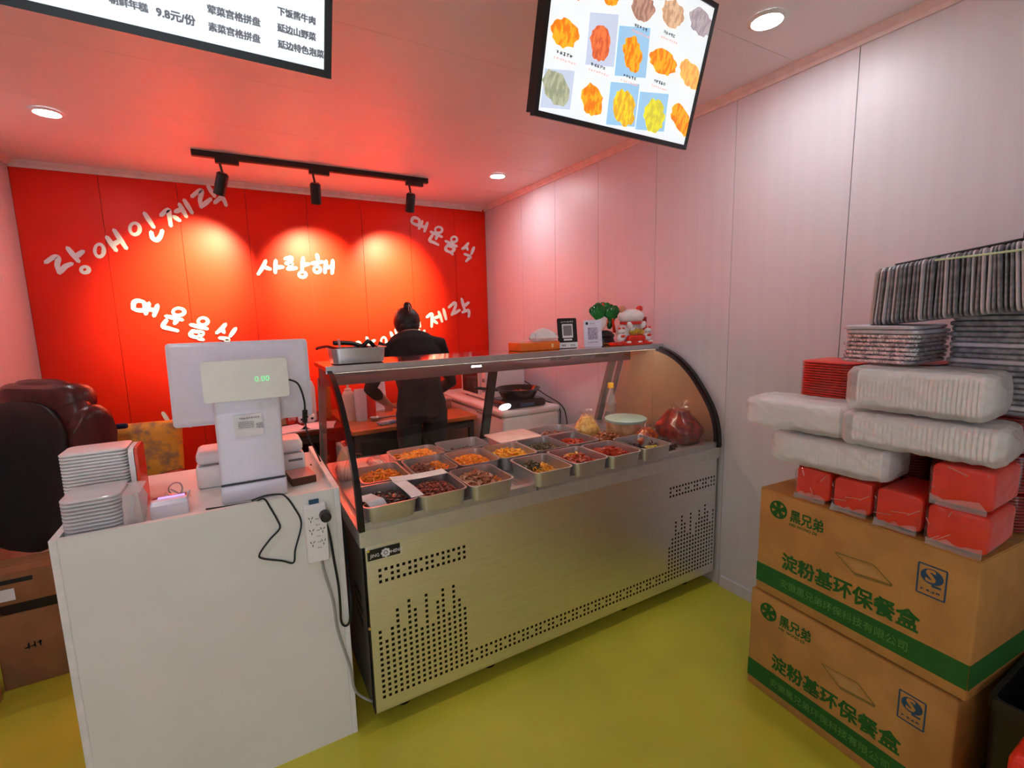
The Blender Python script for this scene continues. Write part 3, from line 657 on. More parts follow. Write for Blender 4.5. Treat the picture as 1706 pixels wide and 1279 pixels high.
MB().loft(L).build('tissue', M('tissue', (.88,.82,.80), .8, bump=.3, bscale=50), t, True)
def stand(name, label, c, w_, h, mt, lean, yaw_):
    t = thing(name, label, 'sign', c, yaw_)
    X_ = Matrix.Rotation(-lean,4,'X')
    MB().prism([(p[0],p[1]+h/2) for p in rrect(w_,h,.008)], .004, X_ @ Matrix.Rotation(pi/2,4,'X')).build('card', mt, t)
    MB().box((0,.03,.003),(w_*.9,.06,.006)).build('base', mt, t)
    return t, X_ @ Matrix.Rotation(pi/2,4,'X')
t, X_ = stand('payment_sign', 'black payment code sign beside the orange box', (1.585,2.14,TZ), .118, .165, m_blk, .12, -.16)
MB().box((0,.017,.005),(.116,.030,.002),X_).build('footer', m_paper, t)
MB().box((.0,.095,.005),(.064,.075,.002),X_).build('code_frame', m_paper, t); MB().box((.0,.097,.0062),(.052,.056,.001),X_).build('blank_field', m_dgrey, t)
MB().box((.0,.047,.005),(.05,.009,.002),X_).build('caption_bar', m_paper, t)
mb = MB(); scribble(mb, X_ @ Matrix.Translation((-.04,.140,.0045)), .08, .010, 7, 4); mb.build('print', m_paper, t)
mb = MB(); scribble(mb, X_ @ Matrix.Translation((-.042,.012,.0062)), .03, .010, 3, 5); scribble(mb, X_ @ Matrix.Translation((.012,.012,.0062)), .03, .009, 3, 6); mb.build('print', m_ink, t)
t, X_ = stand('payment_sign', 'white payment code sign left of the cabbage ornament', (1.745,2.12,TZ), .115, .150, M('pale lilac card', (.78,.74,.84), .35), .10, -.16)
MB().box((.0,.075,.005),(.062,.066,.002),X_).build('blank_field', M('muted purple print', (.30,.24,.36), .5, col2=(.55,.48,.60), scale=160, ramp=(.48,.52)), t)
MB().box((-.036,.132,.005),(.014,.014,.002),X_).build('emblem', m_ink, t)
mb = MB(); scribble(mb, X_ @ Matrix.Translation((-.030,.022,.0045)), .06, .010, 6, 7); scribble(mb, X_ @ Matrix.Translation((-.018,.128,.0045)), .03, .006, 4, 8); mb.build('print', m_dgrey, t)
# cabbage ornament
t = thing('cabbage_ornament', 'glazed green and white cabbage ornament on a black wooden base', 'ornament', (1.925,2.245,TZ))
MB().lathe([(0,0),(.085,0),(.09,.008),(.078,.016),(.07,.04),(.08,.052),(.06,.075),(.03,.085),(0,.085)], n=24, sy=.65).build('base', m_blk, t, True)
mb = MB()
for k in range(7): mb.lathe([(0,0),(.006,0),(.006,.007),(0,.008)],(-.035+.012*k,-.055+abs(k-3)*.002,.004),8)
mb.build('gold_trim', m_gold, t)
def bulb(mb, c, r, ax, n=16, seed=0, rough=.0):
    rd = random.Random(seed); q = Vector((0,0,1)).rotation_difference(Vector(ax).normalized()).to_matrix().to_4x4(); X_ = Matrix.Translation(c) @ q
    L = []
    for i in range(1,9):
        a = pi*i/9-pi/2; rr = cos(a)
        L.append([(r[0]*rr*cos(2*pi*k/n)*(1+rd.uniform(-rough,rough)), r[1]*rr*sin(2*pi*k/n)*(1+rd.uniform(-rough,rough)), r[2]*sin(a)) for k in range(n)])
    return mb.loft(L, True, True, X_)
mb = MB(); bulb(mb, (-.055,-.005,.130), (.040,.038,.062), (.55,0,.8)); bulb(mb, (-.035,-.02,.120), (.030,.028,.055), (.55,0,.8)); bulb(mb, (-.075,-.015,.112), (.026,.03,.045), (.5,0,.8))
mb.build('stalk', M('white glaze', (.80,.76,.74), .1), t, True)
m_leaf = M('green glaze', (.012,.20,.03), .18, col2=(.008,.10,.015), scale=20)
rd = random.Random(8)
for k in range(9):
    a = -1.2+.32*k; c = (-.01+.075*sin(a)*.9, rd.uniform(-.03,.02), .175+.03*cos(a))
    mb = MB(); bulb(mb, c, (.034,.014,.05), (sin(a)*.8, rd.uniform(-.3,.3), .7), seed=k, rough=.14); mb.build('leaf', m_leaf, t, True)
mb = MB(); bulb(mb, (.055,-.01,.16), (.026,.02,.075), (.25,0,.9), seed=4, rough=.1); mb.build('leaf', M('dark green glaze', (.01,.085,.015), .2), t, True)
mb = MB(); bulb(mb, (-.045,-.02,.225), (.014,.008,.010), (1,0,.2)); bulb(mb, (-.02,-.02,.232), (.016,.007,.008), (1,0,0)); mb.build('red_accent', m_red, t, True)
MB().loft([[(.040,-.045,.07),(.062,-.045,.07),(.062,-.04,.07),(.040,-.04,.07)],[(.040,-.03,.19),(.046,-.03,.19),(.046,-.026,.19),(.040,-.026,.19)]]).build('red_ribbon', m_red, t)
# lucky cat
t = thing('cat_figurine', 'red and white ceramic cat figurine holding gold on top of the case', 'figurine', (2.005,2.095,TZ)); t.scale = (1.5,1.15,1.0)
mw = M('white glaze cat', (.85,.80,.78), .15)
MB().loft(rbox(.185,.10,.018,.03)).build('base', m_red, t, True)
mb = MB(); bulb(mb, (0,.01,.075), (.06,.045,.065), (0,0,1)); mb.build('body', mw, t, True)
mb = MB(); bulb(mb, (0,0,.165), (.062,.05,.044), (0,0,1)); hd = mb.build('head', mw, t, True)
for s in (-1,1): mb = MB(); bulb(mb, (s*.043,0,.205), (.017,.011,.022), (s*.35,0,1)); mb.build('ear', m_red if s > 0 else M('tan glaze', (.65,.28,.16), .2), hd, True)
MB().loft(rbox(.085,.03,.035,.008,.022,(0,-.038))).build('gold_bowl', m_red, t, True)
rd = random.Random(9); mb = MB()
for k in range(16): x = rd.uniform(-.035,.035); bulb(mb, (x,-.036+rd.uniform(-.01,.01),.064+.03*(1-abs(x)/.04)*rd.uniform(.3,1)), (.007,.007,.016), (x*8,0,1), n=8)
mb.build('gold_ingots', m_gold, t, True)
for s in (-1,1):
    mb = MB(); bulb(mb, (s*.068,-.025,.045), (.018,.016,.028), (0,0,1)); bulb(mb, (s*.068,-.028,.082), (.017,.015,.015), (0,0,1)); k = mb.build('kitten', mw, t, True)
    mb = MB(); bulb(mb, (s*.068-.010,-.028,.098), (.006,.005,.008), (0,0,1), n=8); bulb(mb, (s*.068+.010,-.028,.098), (.006,.005,.008), (0,0,1), n=8); bulb(mb, (s*.068,-.040,.055), (.012,.006,.008), (0,0,1), n=8); mb.build('kitten_red', m_red, k, True)
    mb = MB(); bulb(mb, (s*.035,-.04,.115), (.012,.012,.022), (s*.3,0,1), n=10); mb.build('paw', mw, t, True)
MB().lathe([(.040,0),(.048,.004),(.048,.014),(.040,.018)],(0,0,.118),20, ring=True).build('collar', m_red, t, True)
MB().loft(rbox(.014,.014,.085,.003,.075,(.088,.02))).build('banner_pole', m_darkred, t)
for k in range(6): MB().loft(rbox(.02,.012,.012,.003,.014,(-.07+.028*k,-.045))).build('base_flower', mw if k % 2 else m_red, t)
# ------------------------------------------------------------------ point of sale on the counter
px = thing('cash_register', 'silver touch-screen till seen from behind on the counter', 'cash register', (.012,1.84,CB))
MB().loft(rbox(.196,.18,.062,.008,0,(0,.02))).build('base', m_pos, px, True)
MB().box((0,-.069,.0645),(.190,.004,.005)).build('seam', m_blk, px)
L = [rrect(.192,.05,.010,.067,(0,-.038)), rrect(.192,.05,.010,.20,(.002,-.034)), rrect(.196,.05,.010,.36,(.004,-.028))]
col = MB().loft(L).build('stand', m_pos, px, True)
XS = Matrix(((1,0,0,0),(0,0,-1,-.0632),(0,1,0,0),(0,0,0,1)))
a = at(391,697,'Y',1.775)-px.location; b = at(442,718,'Y',1.775)-px.location
st = MB().box(((a.x+b.x)/2,-.0625,(a.z+b.z)/2),(abs(b.x-a.x),.0015,abs(a.z-b.z)*1.35), Matrix.Rotation(-.02,4,'Y')).build('sticker', m_paper, px)
mb = MB(); scribble(mb, XS @ Matrix.Translation((a.x+.012,a.z-.006,.001)), .06, .006, 9, 2)
scribble(mb, XS @ Matrix.Translation((a.x+.008,a.z-.018,.001)), .046, .004, 10, 3, 4, 1.5); scribble(mb, XS @ Matrix.Translation((a.x+.060,a.z-.026,.001)), .020, .004, 5, 4, 4, 1.2)
mb.build('print', m_dgrey, st)
cd = MB().loft([rrect(.245,.130,.010,z,(0,0)) for z in (-.012,.012)], True, True, Matrix.Translation((.008,-.062,.405)) @ Matrix.Rotation(pi/2,4,'X')).build('customer_display', m_posd, px, True)
text('0.00', .026, M('green digits', (.25,.95,.40), .5, emit=.22, var=0), Matrix.Translation((.03,-.0745,.397)) @ Matrix.Rotation(pi/2,4,'X'), cd, 'digits')
Xm = Matrix.Translation((-.002,.045,.388)) @ Matrix.Rotation(radians(-7),4,'Z') @ Matrix.Rotation(pi/2-.06,4,'X')
mo = MB().loft([rrect(.425-2*e,.278-2*e,.012,z,(0,0)) for z, e in ((-.016,0),(.006,0),(.016,.012))], True, True, Xm).build('monitor', m_pos, px, True)
MB().box((0,0,-.0168),(.40,.25,.002),Xm).build('touch_screen', m_blkgloss, mo)
mb = MB(); scribble(mb, Xm @ Matrix.Translation((-.195,-.118,.0063)) , .045, .010, 6, 12); mb.build('print', m_ink, mo)
MB().box((0,.0,.38),(.08,.06,.05)).build('hinge', m_pos, px)
c = MB().tube([at(481,632,'Y',1.80), at(497,640,'Y',1.80), at(507,668,'Y',1.81), at(508,694,'Y',1.82), at(512,720,'Y',1.9), at(530,760,'Y',2.0), at(541,785,'Y',2.05), at(543,808,'Y',2.05), (.222,2.08,CB+.004)],.0032).build('power_cable', m_rub, None, True)
tag(c, 'black cable running from the till display down behind the counter', 'cable')
MB().cyl(at(508,684,'Y',1.815), at(508,702,'Y',1.83), .009, n=10).build('ferrite', m_blk, c)
# printer behind
t = thing('receipt_printer', 'white receipt printer standing behind the till', 'printer', (.015,2.06,CB))
MB().loft(rbox(.36,.15,.085,.012)).build('body', m_wplast, t, True); MB().loft(rbox(.352,.145,.048,.02,.086)).build('cover', m_wplast, t, True)
MB().box((.145,-.076,.058),(.05,.003,.008)).build('slot', m_dgrey, t); MB().box((0,-.0755,.086),(.34,.002,.003)).build('gap', m_dgrey, t)
t = thing('card_box', 'small dark red box in front of the printer beside the till', 'box', (.165,1.90,CB), .1)
MB().loft(rbox(.085,.12,.028,.003)).build('body', m_dwood, t); MB().box((0,0,.0285),(.083,.118,.001)).build('lid', M('pink lid', (.55,.24,.22), .4), t)
t = thing('card_reader', 'small grey payment box with a glowing violet strip on the counter', 'card reader', (-.225,1.79,CB), .02)
MB().loft([rrect(.098,.055,.006,0),rrect(.098,.055,.006,.038),rrect(.092,.040,.006,.050,(0,.004))]).build('body', m_pos, t, True)
MB().box((.005,.012,.0505),(.070,.014,.003)).build('light_bar', M('violet glow', (.35,.28,.95), .4, emit=.6, var=0), t)
MB().box((.0,.018,.049),(.09,.022,.003)).build('tray_slot', m_blk, t)
rd = random.Random(4)
t = thing('key_bunch', 'small crumpled bunch of keys and tags beside the till', 'keys', (-.225,1.95,CB))
MB().tube([(.02*cos(a), .008+.006*sin(a*2), .028+.022*sin(a)) for a in [2*pi*k/8 for k in range(9)]],.0025).build('ring', m_steel2, t, True)
for k in range(3): MB().loft(rbox(.05,.014,.004,.004), X=Matrix.Translation((-.02+.012*k,-.01,.006+.006*k)) @ Matrix.Rotation(.5*k-.5,4,'Z') @ Matrix.Rotation(.4*k,4,'Y')).build('key', m_steel2, t)
MB().loft(rbox(.035,.03,.010,.005), X=Matrix.Translation((.025,0,.004)) @ Matrix.Rotation(-.3,4,'Y')).build('tag', m_paper, t)
# stacks on the counter
def stacked(name, label, cat, c, w_, d_, n, pitch, mat, r=.02, yaw_=0, lean=0, group=None, flare=.0, last=None):
    t = thing(name, label, cat, c, yaw_, group)
    mb = MB()
    for k in range(n):
        z = k*pitch; X_ = Matrix.Translation((lean*k, 0, 0))
        mb.loft([rrect(w_-.012,d_-.012,r,z), rrect(w_,d_,r,z+pitch*.35), rrect(w_,d_,r,z+pitch*.8), rrect(w_-.012,d_-.012,r,z+pitch*.98)], True, True, X_)
    return t, mb
t, mb = stacked('container_stack', 'tall stack of white takeaway containers at the counter left end', 'containers', (-.415,1.96,CB), .165, .13, 20, .0103, m_wplast, .018)
stuff(mb.build('container', m_wplast, t, True))
MB().loft([rrect(.20,.128,.02,z,(-.10,0)) for z in (.002,.016)], X=Matrix.Translation((.0835,0,0)) @ Matrix.Rotation(pi/2,4,'Y')).build('end_lid', m_wplast, t, True)
MB().loft([rrect(.20,.128,.02,z,(-.10,0)) for z in (.018,.026)], X=Matrix.Translation((.0835,0,0)) @ Matrix.Rotation(pi/2,4,'Y')).build('red_sleeve', M('orange red sleeve', (.85,.06,.01), .35), t, True)
t, mb = stacked('lid_stack', 'stack of clear plastic tubs at the front left counter corner', 'tubs', (-.395,1.775,CB), .135, .155, 11, .0105, m_tub, .03)
stuff(mb.build('tub', m_tub, t, True))
L = [[(p[0]*rd.uniform(.95,1.08), p[1]*rd.uniform(.95,1.05), p[2]) for p in rrect(.04,.14,.015,z,(.085,0))] for z in (0,.03,.06,.09,.105)]
MB().loft(L).build('wrap', m_wrapw, t, True)
# power strip and its cables on the front panel
fy = 1.66
a = at(503,845,'Y',fy-.02); b = at(552,930,'Y',fy-.02)
t = thing('power_strip', 'white multi-socket power strip hung on the counter front', 'power strip', ((a.x+b.x)/2, fy, (a.z+b.z)/2))
W_, H_ = abs(b.x-a.x)*.92, abs(a.z-b.z)
Xp = Matrix.Rotation(pi/2,4,'X')
MB().loft([rrect(W_-2*e,H_-2*e,.006,z) for z, e in ((.001,0),(.020,0),(.026,.004))], X=Xp).build('body', m_wplast, t, True)
for r_ in range(3):
    for c_ in range(2):
        mb = MB(); cx_, cz_ = (-.016 if c_ == 0 else .018), H_*.28-r_*.042
        for (dx, dy, an) in ((-.005,.003,.5),(.005,.003,-.5),(0,-.009,0)): mb.box((0,0,0),(.0022,.008,.0012), Xp @ Matrix.Translation((cx_+dx,cz_+dy,.0262)) @ Matrix.Rotation(an,4,'Z'))
        mb.build('socket', m_ink, t)
mb = MB(); scribble(mb, Xp @ Matrix.Translation((-.001,H_*.25,.0262)), .012, .005, 2, 1, 6, 4); mb.build('print', m_dgrey, t)
MB().box((0,-.006,H_/2+.006),(.03,.01,.014)).build('hook', m_blue, t)
pl = at(541,857,'Y',fy-.05)-t.location
pg = thing('plug_cable', 'black plug in the power strip with its cable looping down', 'cable', at(541,857,'Y',fy-.0275))
q = pg.location
MB().cyl((0,0,0),(0,-.028,0),.018,.017,20).cyl((0,-.028,0),(0,-.032,0),.017,.012,20).build('plug', m_blk, pg, True)
pts = [(541,866),(549,890),(556,930),(564,975),(567,1010),(569,1036),(577,1042),(584,1030),(585,1000)]
MB().tube([at(*p,'Y',fy-.02)-q for p in pts] + [at(580,950,'Y',1.70)-q, at(572,880,'Y',1.72)-q, at(560,820,'Y',1.80)-q, at(549,800,'Y',1.9)-q],.0042).build('cord', m_rub, pg, True)
c = MB().tube([at(537,934,'Y',fy-.012), at(541,955,'Y',fy-.010), at(555,1000,'Y',fy-.008), at(563,1050,'Y',fy-.008), at(583,1110,'Y',fy-.008), at(590,1145,'Y',fy-.008), at(600,1158,'Y',fy-.005), at(620,1168,'Y',fy+.0), at(622,1164,'Y',1.80)],.0045).build('extension_cord', m_grey, None, True)
tag(c, 'grey cord from the power strip to the gap beside the case', 'cord')
c = MB().tube([(-.13,1.755,CB+.004),(-.09,1.748,CB+.004),(-.02,1.742,CB+.004),at(425,835,'Y',1.69), at(440,831,'Y',fy-.006), at(450,845,'Y',fy-.005), at(462,866,'Y',fy-.005), at(466,880,'Y',fy-.005), at(450,898,'Y',fy-.005), at(433,922,'Y',fy-.005), at(437,930,'Y',fy-.005), at(470,934,'Y',fy-.005), at(489,937,'Y',fy-.005), at(492,915,'Y',fy-.005), at(502,872,'Y',fy-.005), at(490,845,'Y',fy-.005), at(475,826,'Y',fy-.004), at(462,823,'Y',1.672), at(440,826,'Y',1.70), (-.0,1.755,CB+.005)],.003).build('loop_cable', m_rub, None, True)
tag(c, 'thin black cable looping over the counter front edge', 'cable')
# ------------------------------------------------------------------ leather chair and boxes at the left
ch = thing('office_chair', 'maroon leather executive chair behind the counter by the left wall', 'chair', (-.70,3.28,0), radians(-42))
def pad(name, w_, h, th, mat, X_, par, r=.07, bulge=.3, n=7):
    L = []
    for k in range(n):
        v = k/(n-1)*2-1; s = (1-abs(v)**3*bulge)
        L.append(rrect(w_*s**.6, h*s**.6, r, th/2*v, n=6))
    return MB().loft(L, True, True, X_).build(name, mat, par, True)
Xb = Matrix.Translation((0,-.27,.88)) @ Matrix.Rotation(radians(90-8),4,'X')
pad('back_shell', .53, .70, .06, m_leatherb, Xb @ Matrix.Translation((0,-.08,.055)), ch, .20)
pad('backrest', .57, .76, .15, m_leather, Xb @ Matrix.Translation((0,0,-.03)), ch, .22, .35)
pad('head_roll', .50, .17, .19, m_leather, Xb @ Matrix.Translation((0,.275,-.045)), ch, .08, .5)
pad('side_wing', .12, .60, .20, m_leather, Xb @ Matrix.Translation((.245,-.04,-.06)), ch, .06, .5); pad('side_wing', .12, .60, .20, m_leather, Xb @ Matrix.Translation((-.245,-.04,-.06)), ch, .06, .5)
pad('seat', .54, .52, .14, m_leather, Matrix.Translation((0,.02,.49)), ch, .12)
MB().loft(rbox(.46,.44,.03,.05,.385)).build('seat_frame', m_blk, ch, True)
for s in (-1,1):
    MB().tube([(s*.29,-.22,.62),(s*.30,-.10,.665),(s*.30,.10,.67),(s*.295,.22,.655),(s*.29,.27,.60),(s*.28,.24,.50)],.026,10).build('armrest', m_dwood, ch, True)
    MB().tube([(s*.29,-.02,.65),(s*.285,0,.55),(s*.22,0,.42)],.016).build('arm_support', m_chrome, ch, True)
MB().cyl((0,0,.12),(0,0,.40),.03).cyl((0,0,.12),(0,0,.25),.045).build('gas_lift', m_blk, ch, True)
for k in range(5):
    a = 2*pi*k/5+.3; d = Vector((cos(a),sin(a),0))
    lg = MB().loft([[Vector((0,0,z))+d*rr+Vector((-d.y,d.x,0))*s for s, z in ((-wd,h0),(wd,h0),(wd,h1),(-wd,h1))] for rr, wd, h0, h1 in ((.02,.03,.10,.15),(.30,.018,.062,.085))]).build('leg', m_dwood, ch)
    MB().cyl(d*.29+Vector((-d.y*.02,d.x*.02,.028)), d*.29+Vector((d.y*.02,-d.x*.02,.028)), .028, n=16).cyl(d*.29+Vector((0,0,.03)),d*.29+Vector((0,0,.065)),.01).build('castor', m_blk, lg, True)
# orange patterned bag on the seat
m_cloth = M('orange patterned cloth', (.82,.36,.03), .6, col2=(.34,.17,.08), scale=13, ramp=(.34,.50), bump=.2, bscale=20)
t = thing('cushion', 'orange floral cushion with white piping standing on the leather chair', 'cushion', (-.585,3.40,.565), radians(-8))
rd = random.Random(2)
Xc = Matrix.Translation((.03,0,.19)) @ Matrix.Rotation(pi/2-.22,4,'X')
cu_ = pad('cover', .46, .38, .13, m_cloth, Xc, t, .05, .5)
for k in range(2): MB().tube([(-.185+.065*k,-.085,.375),(-.165+.065*k,-.10,.28),(-.125+.07*k,-.10,.18)],.006).build('piping', m_paper, t, True)
MB().loft(rbox(.055,.03,.03,.008,.365,(.0,-.05))).build('blue_corner', M('navy cloth', (.02,.025,.08), .6), t, True)
# cartons
def carton(name, label, x0,x1,y0,y1,z0,z1, mat, tape=True, yaw_=0):
    c = ((x0+x1)/2,(y0+y1)/2,z0); t = thing(name, label, 'box', c, yaw_); w_, d_, h = x1-x0, y1-y0, z1-z0
    MB().loft(rbox(w_,d_,h,.006,b=.004)).build('body', mat, t, True)
    for s in (-1,1): MB().box((0,s*(d_/4),h+.0012),(w_-.004,d_/2-.004,.0022)).build('flap', mat, t)
    if tape: MB().box((0,0,h+.003),(w_-.002,.045,.001)).build('tape', M('brown tape', (.50,.30,.12), .25), t)
    return t
t = carton('cardboard_box', 'dark brown carton with black print on the floor left of the counter', -.965,-.50,2.63,2.82,0,.325, m_carton2)
mb = MB(); scribble(mb, Matrix(((1,0,0,-.02),(0,0,-1,-.0955),(0,1,0,.17),(0,0,0,1))), .20, .03, 9, 3); scribble(mb, Matrix(((1,0,0,-.15),(0,0,-1,-.0955),(0,1,0,.16),(0,0,0,1))), .06, .03, 3, 4); mb.build('print', m_ink, t)
t = thing('black_tray', 'flat black tray between the two cartons left of the counter', 'tray', (-.75,2.72,.3295)); MB().loft([rrect(.40,.17,.03,0),rrect(.44,.18,.03,.044),rrect(.43,.17,.03,.044),rrect(.39,.16,.03,.006)]).build('body', m_blk, t, True)
t = carton('cardboard_box', 'low brown carton with a white label on top of the black tray', -.99,-.53,2.62,2.80,.374,.505, m_carton2, False)
MB().box((-.15,-.0912,.045),(.06,.002,.05)).build('label', m_paper, t); MB().box((-.13,-.0912,.10),(.14,.002,.018)).build('hand_slot', m_blk, t)
carton('cardboard_box', 'small yellowish carton at the far left edge on the floor', -1.12,-.955,2.30,2.58,0,.15, M('yellow cardboard', (.62,.33,.09), .75))
# ------------------------------------------------------------------ back work area
def table(name, label, x0,x1,y0,y1,h, top, under):
    t = thing(name, label, 'table', ((x0+x1)/2,(y0+y1)/2,0)); w_, d_ = x1-x0, y1-y0
    MB().loft(rbox(w_,d_,.03,.004,h-.03)).build('table_top', top, t)
    for sx_ in (-1,1):
        for sy_ in (-1,1): MB().loft(rbox(.04,.04,h-.03,.004,0,(sx_*(w_/2-.04),sy_*(d_/2-.04)))).build('leg', under, t)
    MB().box((0,d_/2-.03,h-.30),(w_-.1,.02,.5)).build('back_board', under, t); MB().box((0,0,.2),(w_-.1,d_-.1,.02)).build('shelf', under, t)
    MB().box((0,-d_/2+.03,h-.06),(w_-.1,.02,.06)).build('apron', under, t)
    return t
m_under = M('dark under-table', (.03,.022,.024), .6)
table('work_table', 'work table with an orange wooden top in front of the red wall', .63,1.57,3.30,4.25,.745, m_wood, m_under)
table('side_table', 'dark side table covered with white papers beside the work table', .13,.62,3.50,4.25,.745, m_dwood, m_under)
def squeeze(label, c, r, h, mat, capm):
    t = thing('squeeze_bottle', label, 'bottle', c, 0, 'squeeze bottles on the work table')
    MB().lathe([(0,0),(r,0),(r,h*.66),(r*.82,h*.74),(r*.5,h*.78),(0,h*.78)], n=20).build('body', mat, t, True)
    MB().lathe([(0,h*.775),(r*.58,h*.775),(r*.58,h*.82),(r*.22,h*.86),(r*.10,h),(0,h)], n=16).build('nozzle', capm, t, True); return t
m_cream = M('cream plastic', (.80,.62,.48), .35)
squeeze('cream squeeze bottle with a pointed nozzle on the work table', (.70,3.72,.7455), .046, .29, m_cream, m_cream)
squeeze('red ketchup squeeze bottle on the work table', (.855,3.74,.7455), .050, .29, m_red, m_red)
t = thing('squeeze_bottle', 'cloudy clear bottle standing between the cream and red bottles', 'bottle', (.775,3.66,.7455)); MB().lathe([(0,0),(.042,0),(.045,.10),(.046,.235),(.044,.235),(.040,.01),(0,.01)], n=20).build('body', m_tub, t, True); MB().lathe([(0,.01),(.036,.01),(.036,.075),(0,.08)], n=16).build('contents', m_darkred, t, True)
t = thing('menu_card', 'white printed menu sheet standing behind the red bottle', 'sheet', (.965,3.93,.7455)); MB().loft(rbox(.16,.004,.26,.001), X=Matrix.Rotation(-.15,4,'X')).build('sheet', m_paper, t); MB().loft(rbox(.15,.09,.02,.004,0,(0,.03))).build('foot', m_wplast, t)
mb = MB(); scribble(mb, Matrix.Rotation(-.15,4,'X') @ Matrix(((1,0,0,-.06),(0,0,-1,-.003),(0,1,0,.22),(0,0,0,1))), .12, .006, 12, 3, 9, 3); mb.build('print', m_dgrey, t)
t = thing('cloth_pack', 'small blue packet lying at the front of the work table', 'packet', (.90,3.42,.7455), .2); MB().loft(rbox(.13,.08,.022,.01)).build('body', M('blue packet', (.16,.22,.34), .4, col2=(.5,.5,.55), scale=30), t, True); MB().box((0,0,.0225),(.08,.04,.001)).build('label', m_paper, t)
t = thing('ladle', 'dark steel ladle lying on the work table behind the packet', 'ladle', (.98,3.52,.7455)); MB().tube([(-.10,.06,.012),(0,.0,.03),(.10,-.04,.02)],.007).build('handle', m_side, t, True); MB().lathe([(0,0),(.03,.004),(.042,.025),(.038,.025),(.026,.008),(0,.005)],(-.12,.07,0),16).build('scoop', m_steel2, t, True)
t = thing('food_box', 'brown lidded box on the work table right of the person', 'box', (1.42,3.78,.7455)); MB().loft(rbox(.22,.16,.07,.012)).build('body', M('brown box', (.42,.16,.10), .4), t, True); MB().loft(rbox(.228,.168,.016,.012,.0705)).build('lid', M('pink box lid', (.70,.42,.36), .4), t, True)
t = thing('storage_box', 'small cream box at the red wall left of the microwave', 'box', (1.46,4.10,.7455)); MB().loft(rbox(.14,.16,.17,.01)).build('body', m_cream, t, True); MB().loft(rbox(.146,.166,.02,.01,.1705)).build('lid', m_cream, t, True)
# side table things
for k, (c, a, lb) in enumerate((((.26,3.63,.7455),.25,'white papers spread over the left front of the dark side table'),((.46,3.64,.7455),-.2,'white papers at the right front corner of the side table'))):
    t = thing('paper_pile', lb, 'paper', c, a); rd = random.Random(k)
    for j in range(4): MB().box((0,0,0),(.20,.24,.0015)).build('sheet', m_paper, t, loc=(rd.uniform(-.015,.015),rd.uniform(-.015,.015),.001+.0022*j)).rotation_euler = (0,0,rd.uniform(-.12,.12))
t = thing('drink_can', 'red and white paper cup with black spots on the side table', 'cup', (.305,3.82,.754))
MB().lathe([(0,0),(.036,0),(.044,.075),(.044,.078),(0,.078)], n=24).build('sleeve', m_red, t, True); MB().lathe([(0,.078),(.0445,.078),(.047,.118),(.0,.118)], n=24).build('upper', m_wplast, t, True)
mb = MB()
for a in (-2.2,-1.6,-1.0): bulb(mb, (.0455*cos(a),.0455*sin(a),.10), (.009,.009,.009), (0,0,1), n=8)
mb.build('spots', m_ink, t, True)
text('好吃', .028, m_paper, Matrix(((1,0,0,-.026),(0,0,-1,-.0445),(0,1,0,.03),(0,0,0,1))), t)
t = thing('salt_box', 'tan carton on the side table left of the red cup', 'box', (.225,3.86,.7455)); MB().loft(rbox(.09,.07,.13,.004)).build('body', M('tan card', (.60,.36,.18), .6), t); MB().box((0,-.036,.07),(.06,.001,.05)).build('label', m_cream, t)
t = thing('white_bottle', 'tall white plastic bottle on the side table by the case', 'bottle', (.445,3.90,.7455)); MB().loft([rrect(.085,.07,.02,0),rrect(.09,.075,.02,.01),rrect(.09,.075,.02,.25),rrect(.07,.055,.02,.29),rrect(.06,.05,.02,.30)]).build('body', m_wplast, t, True); MB().lathe([(0,.30),(.022,.30),(.022,.325),(0,.325)], n=16).build('cap', m_wplast, t, True)
t = thing('sauce_bottle', 'tall amber sauce bottle on the side table seen through the end glass', 'bottle', (.565,3.95,.7455)); MB().lathe([(0,0),(.042,0),(.045,.01),(.045,.24),(.02,.31),(.018,.36),(0,.36)], n=20).build('body', M('amber glass', (.42,.24,.05), .15, alpha=.8), t, True); MB().lathe([(0,.36),(.022,.36),(.022,.39),(0,.39)], n=14).build('cap', m_cream, t, True)
t = thing('napkin_holder', 'white spotted napkin packet in front of the white bottle', 'packet', (.405,3.79,.7545)); MB().loft(rbox(.12,.06,.06,.015)).build('body', m_wplast, t, True)
mb = MB()
for x in (-.035,.0,.035): bulb(mb, (x,-.030,.038+.008*cos(x*90)), (.010,.004,.009), (0,0,1), n=8)
mb.build('spots', m_ink, t, True)
# carton with an oil jug between counter and case
t = carton('cardboard_box', 'tall open carton standing behind the gap beside the display case', .22,.60,2.66,2.98,0,.44, m_carton, False)
for a, b_ in (((-.19,-.16),(.19,-.16)),((-.19,.16),(-.19,-.16))):
    a, b_ = Vector((*a,.44)), Vector((*b_,.44)); out = Vector(((a+b_).x,(a+b_).y,0)).normalized()*.07 + Vector((0,0,.12))
    MB().loft([[a,b_,b_+out,a+out],[p+Vector((.002,.003,.003)) for p in (a,b_,b_+out,a+out)]]).build('open_flap', m_carton, t)
t = thing('oil_jug', 'amber plastic oil jug with a handle standing in the open carton', 'jug', (.49,2.80,.4425), -.3)
mj = M('amber plastic', (.62,.33,.10), .22, col2=(.45,.20,.05), scale=8)
MB().loft([rrect(.105,.105,.03,0),rrect(.115,.115,.03,.01),rrect(.115,.115,.03,.22),rrect(.10,.10,.035,.27),rrect(.06,.06,.028,.315),rrect(.04,.04,.019,.33),rrect(.04,.04,.019,.345)]).build('body', mj, t, True)
MB().lathe([(0,.345),(.024,.345),(.024,.37),(0,.37)], n=16).build('cap', m_red, t, True)
MB().tube([(.045,0,.29),(.085,0,.28),(.09,0,.22),(.06,0,.20)],.008).build('handle', m_dwood, t, True)
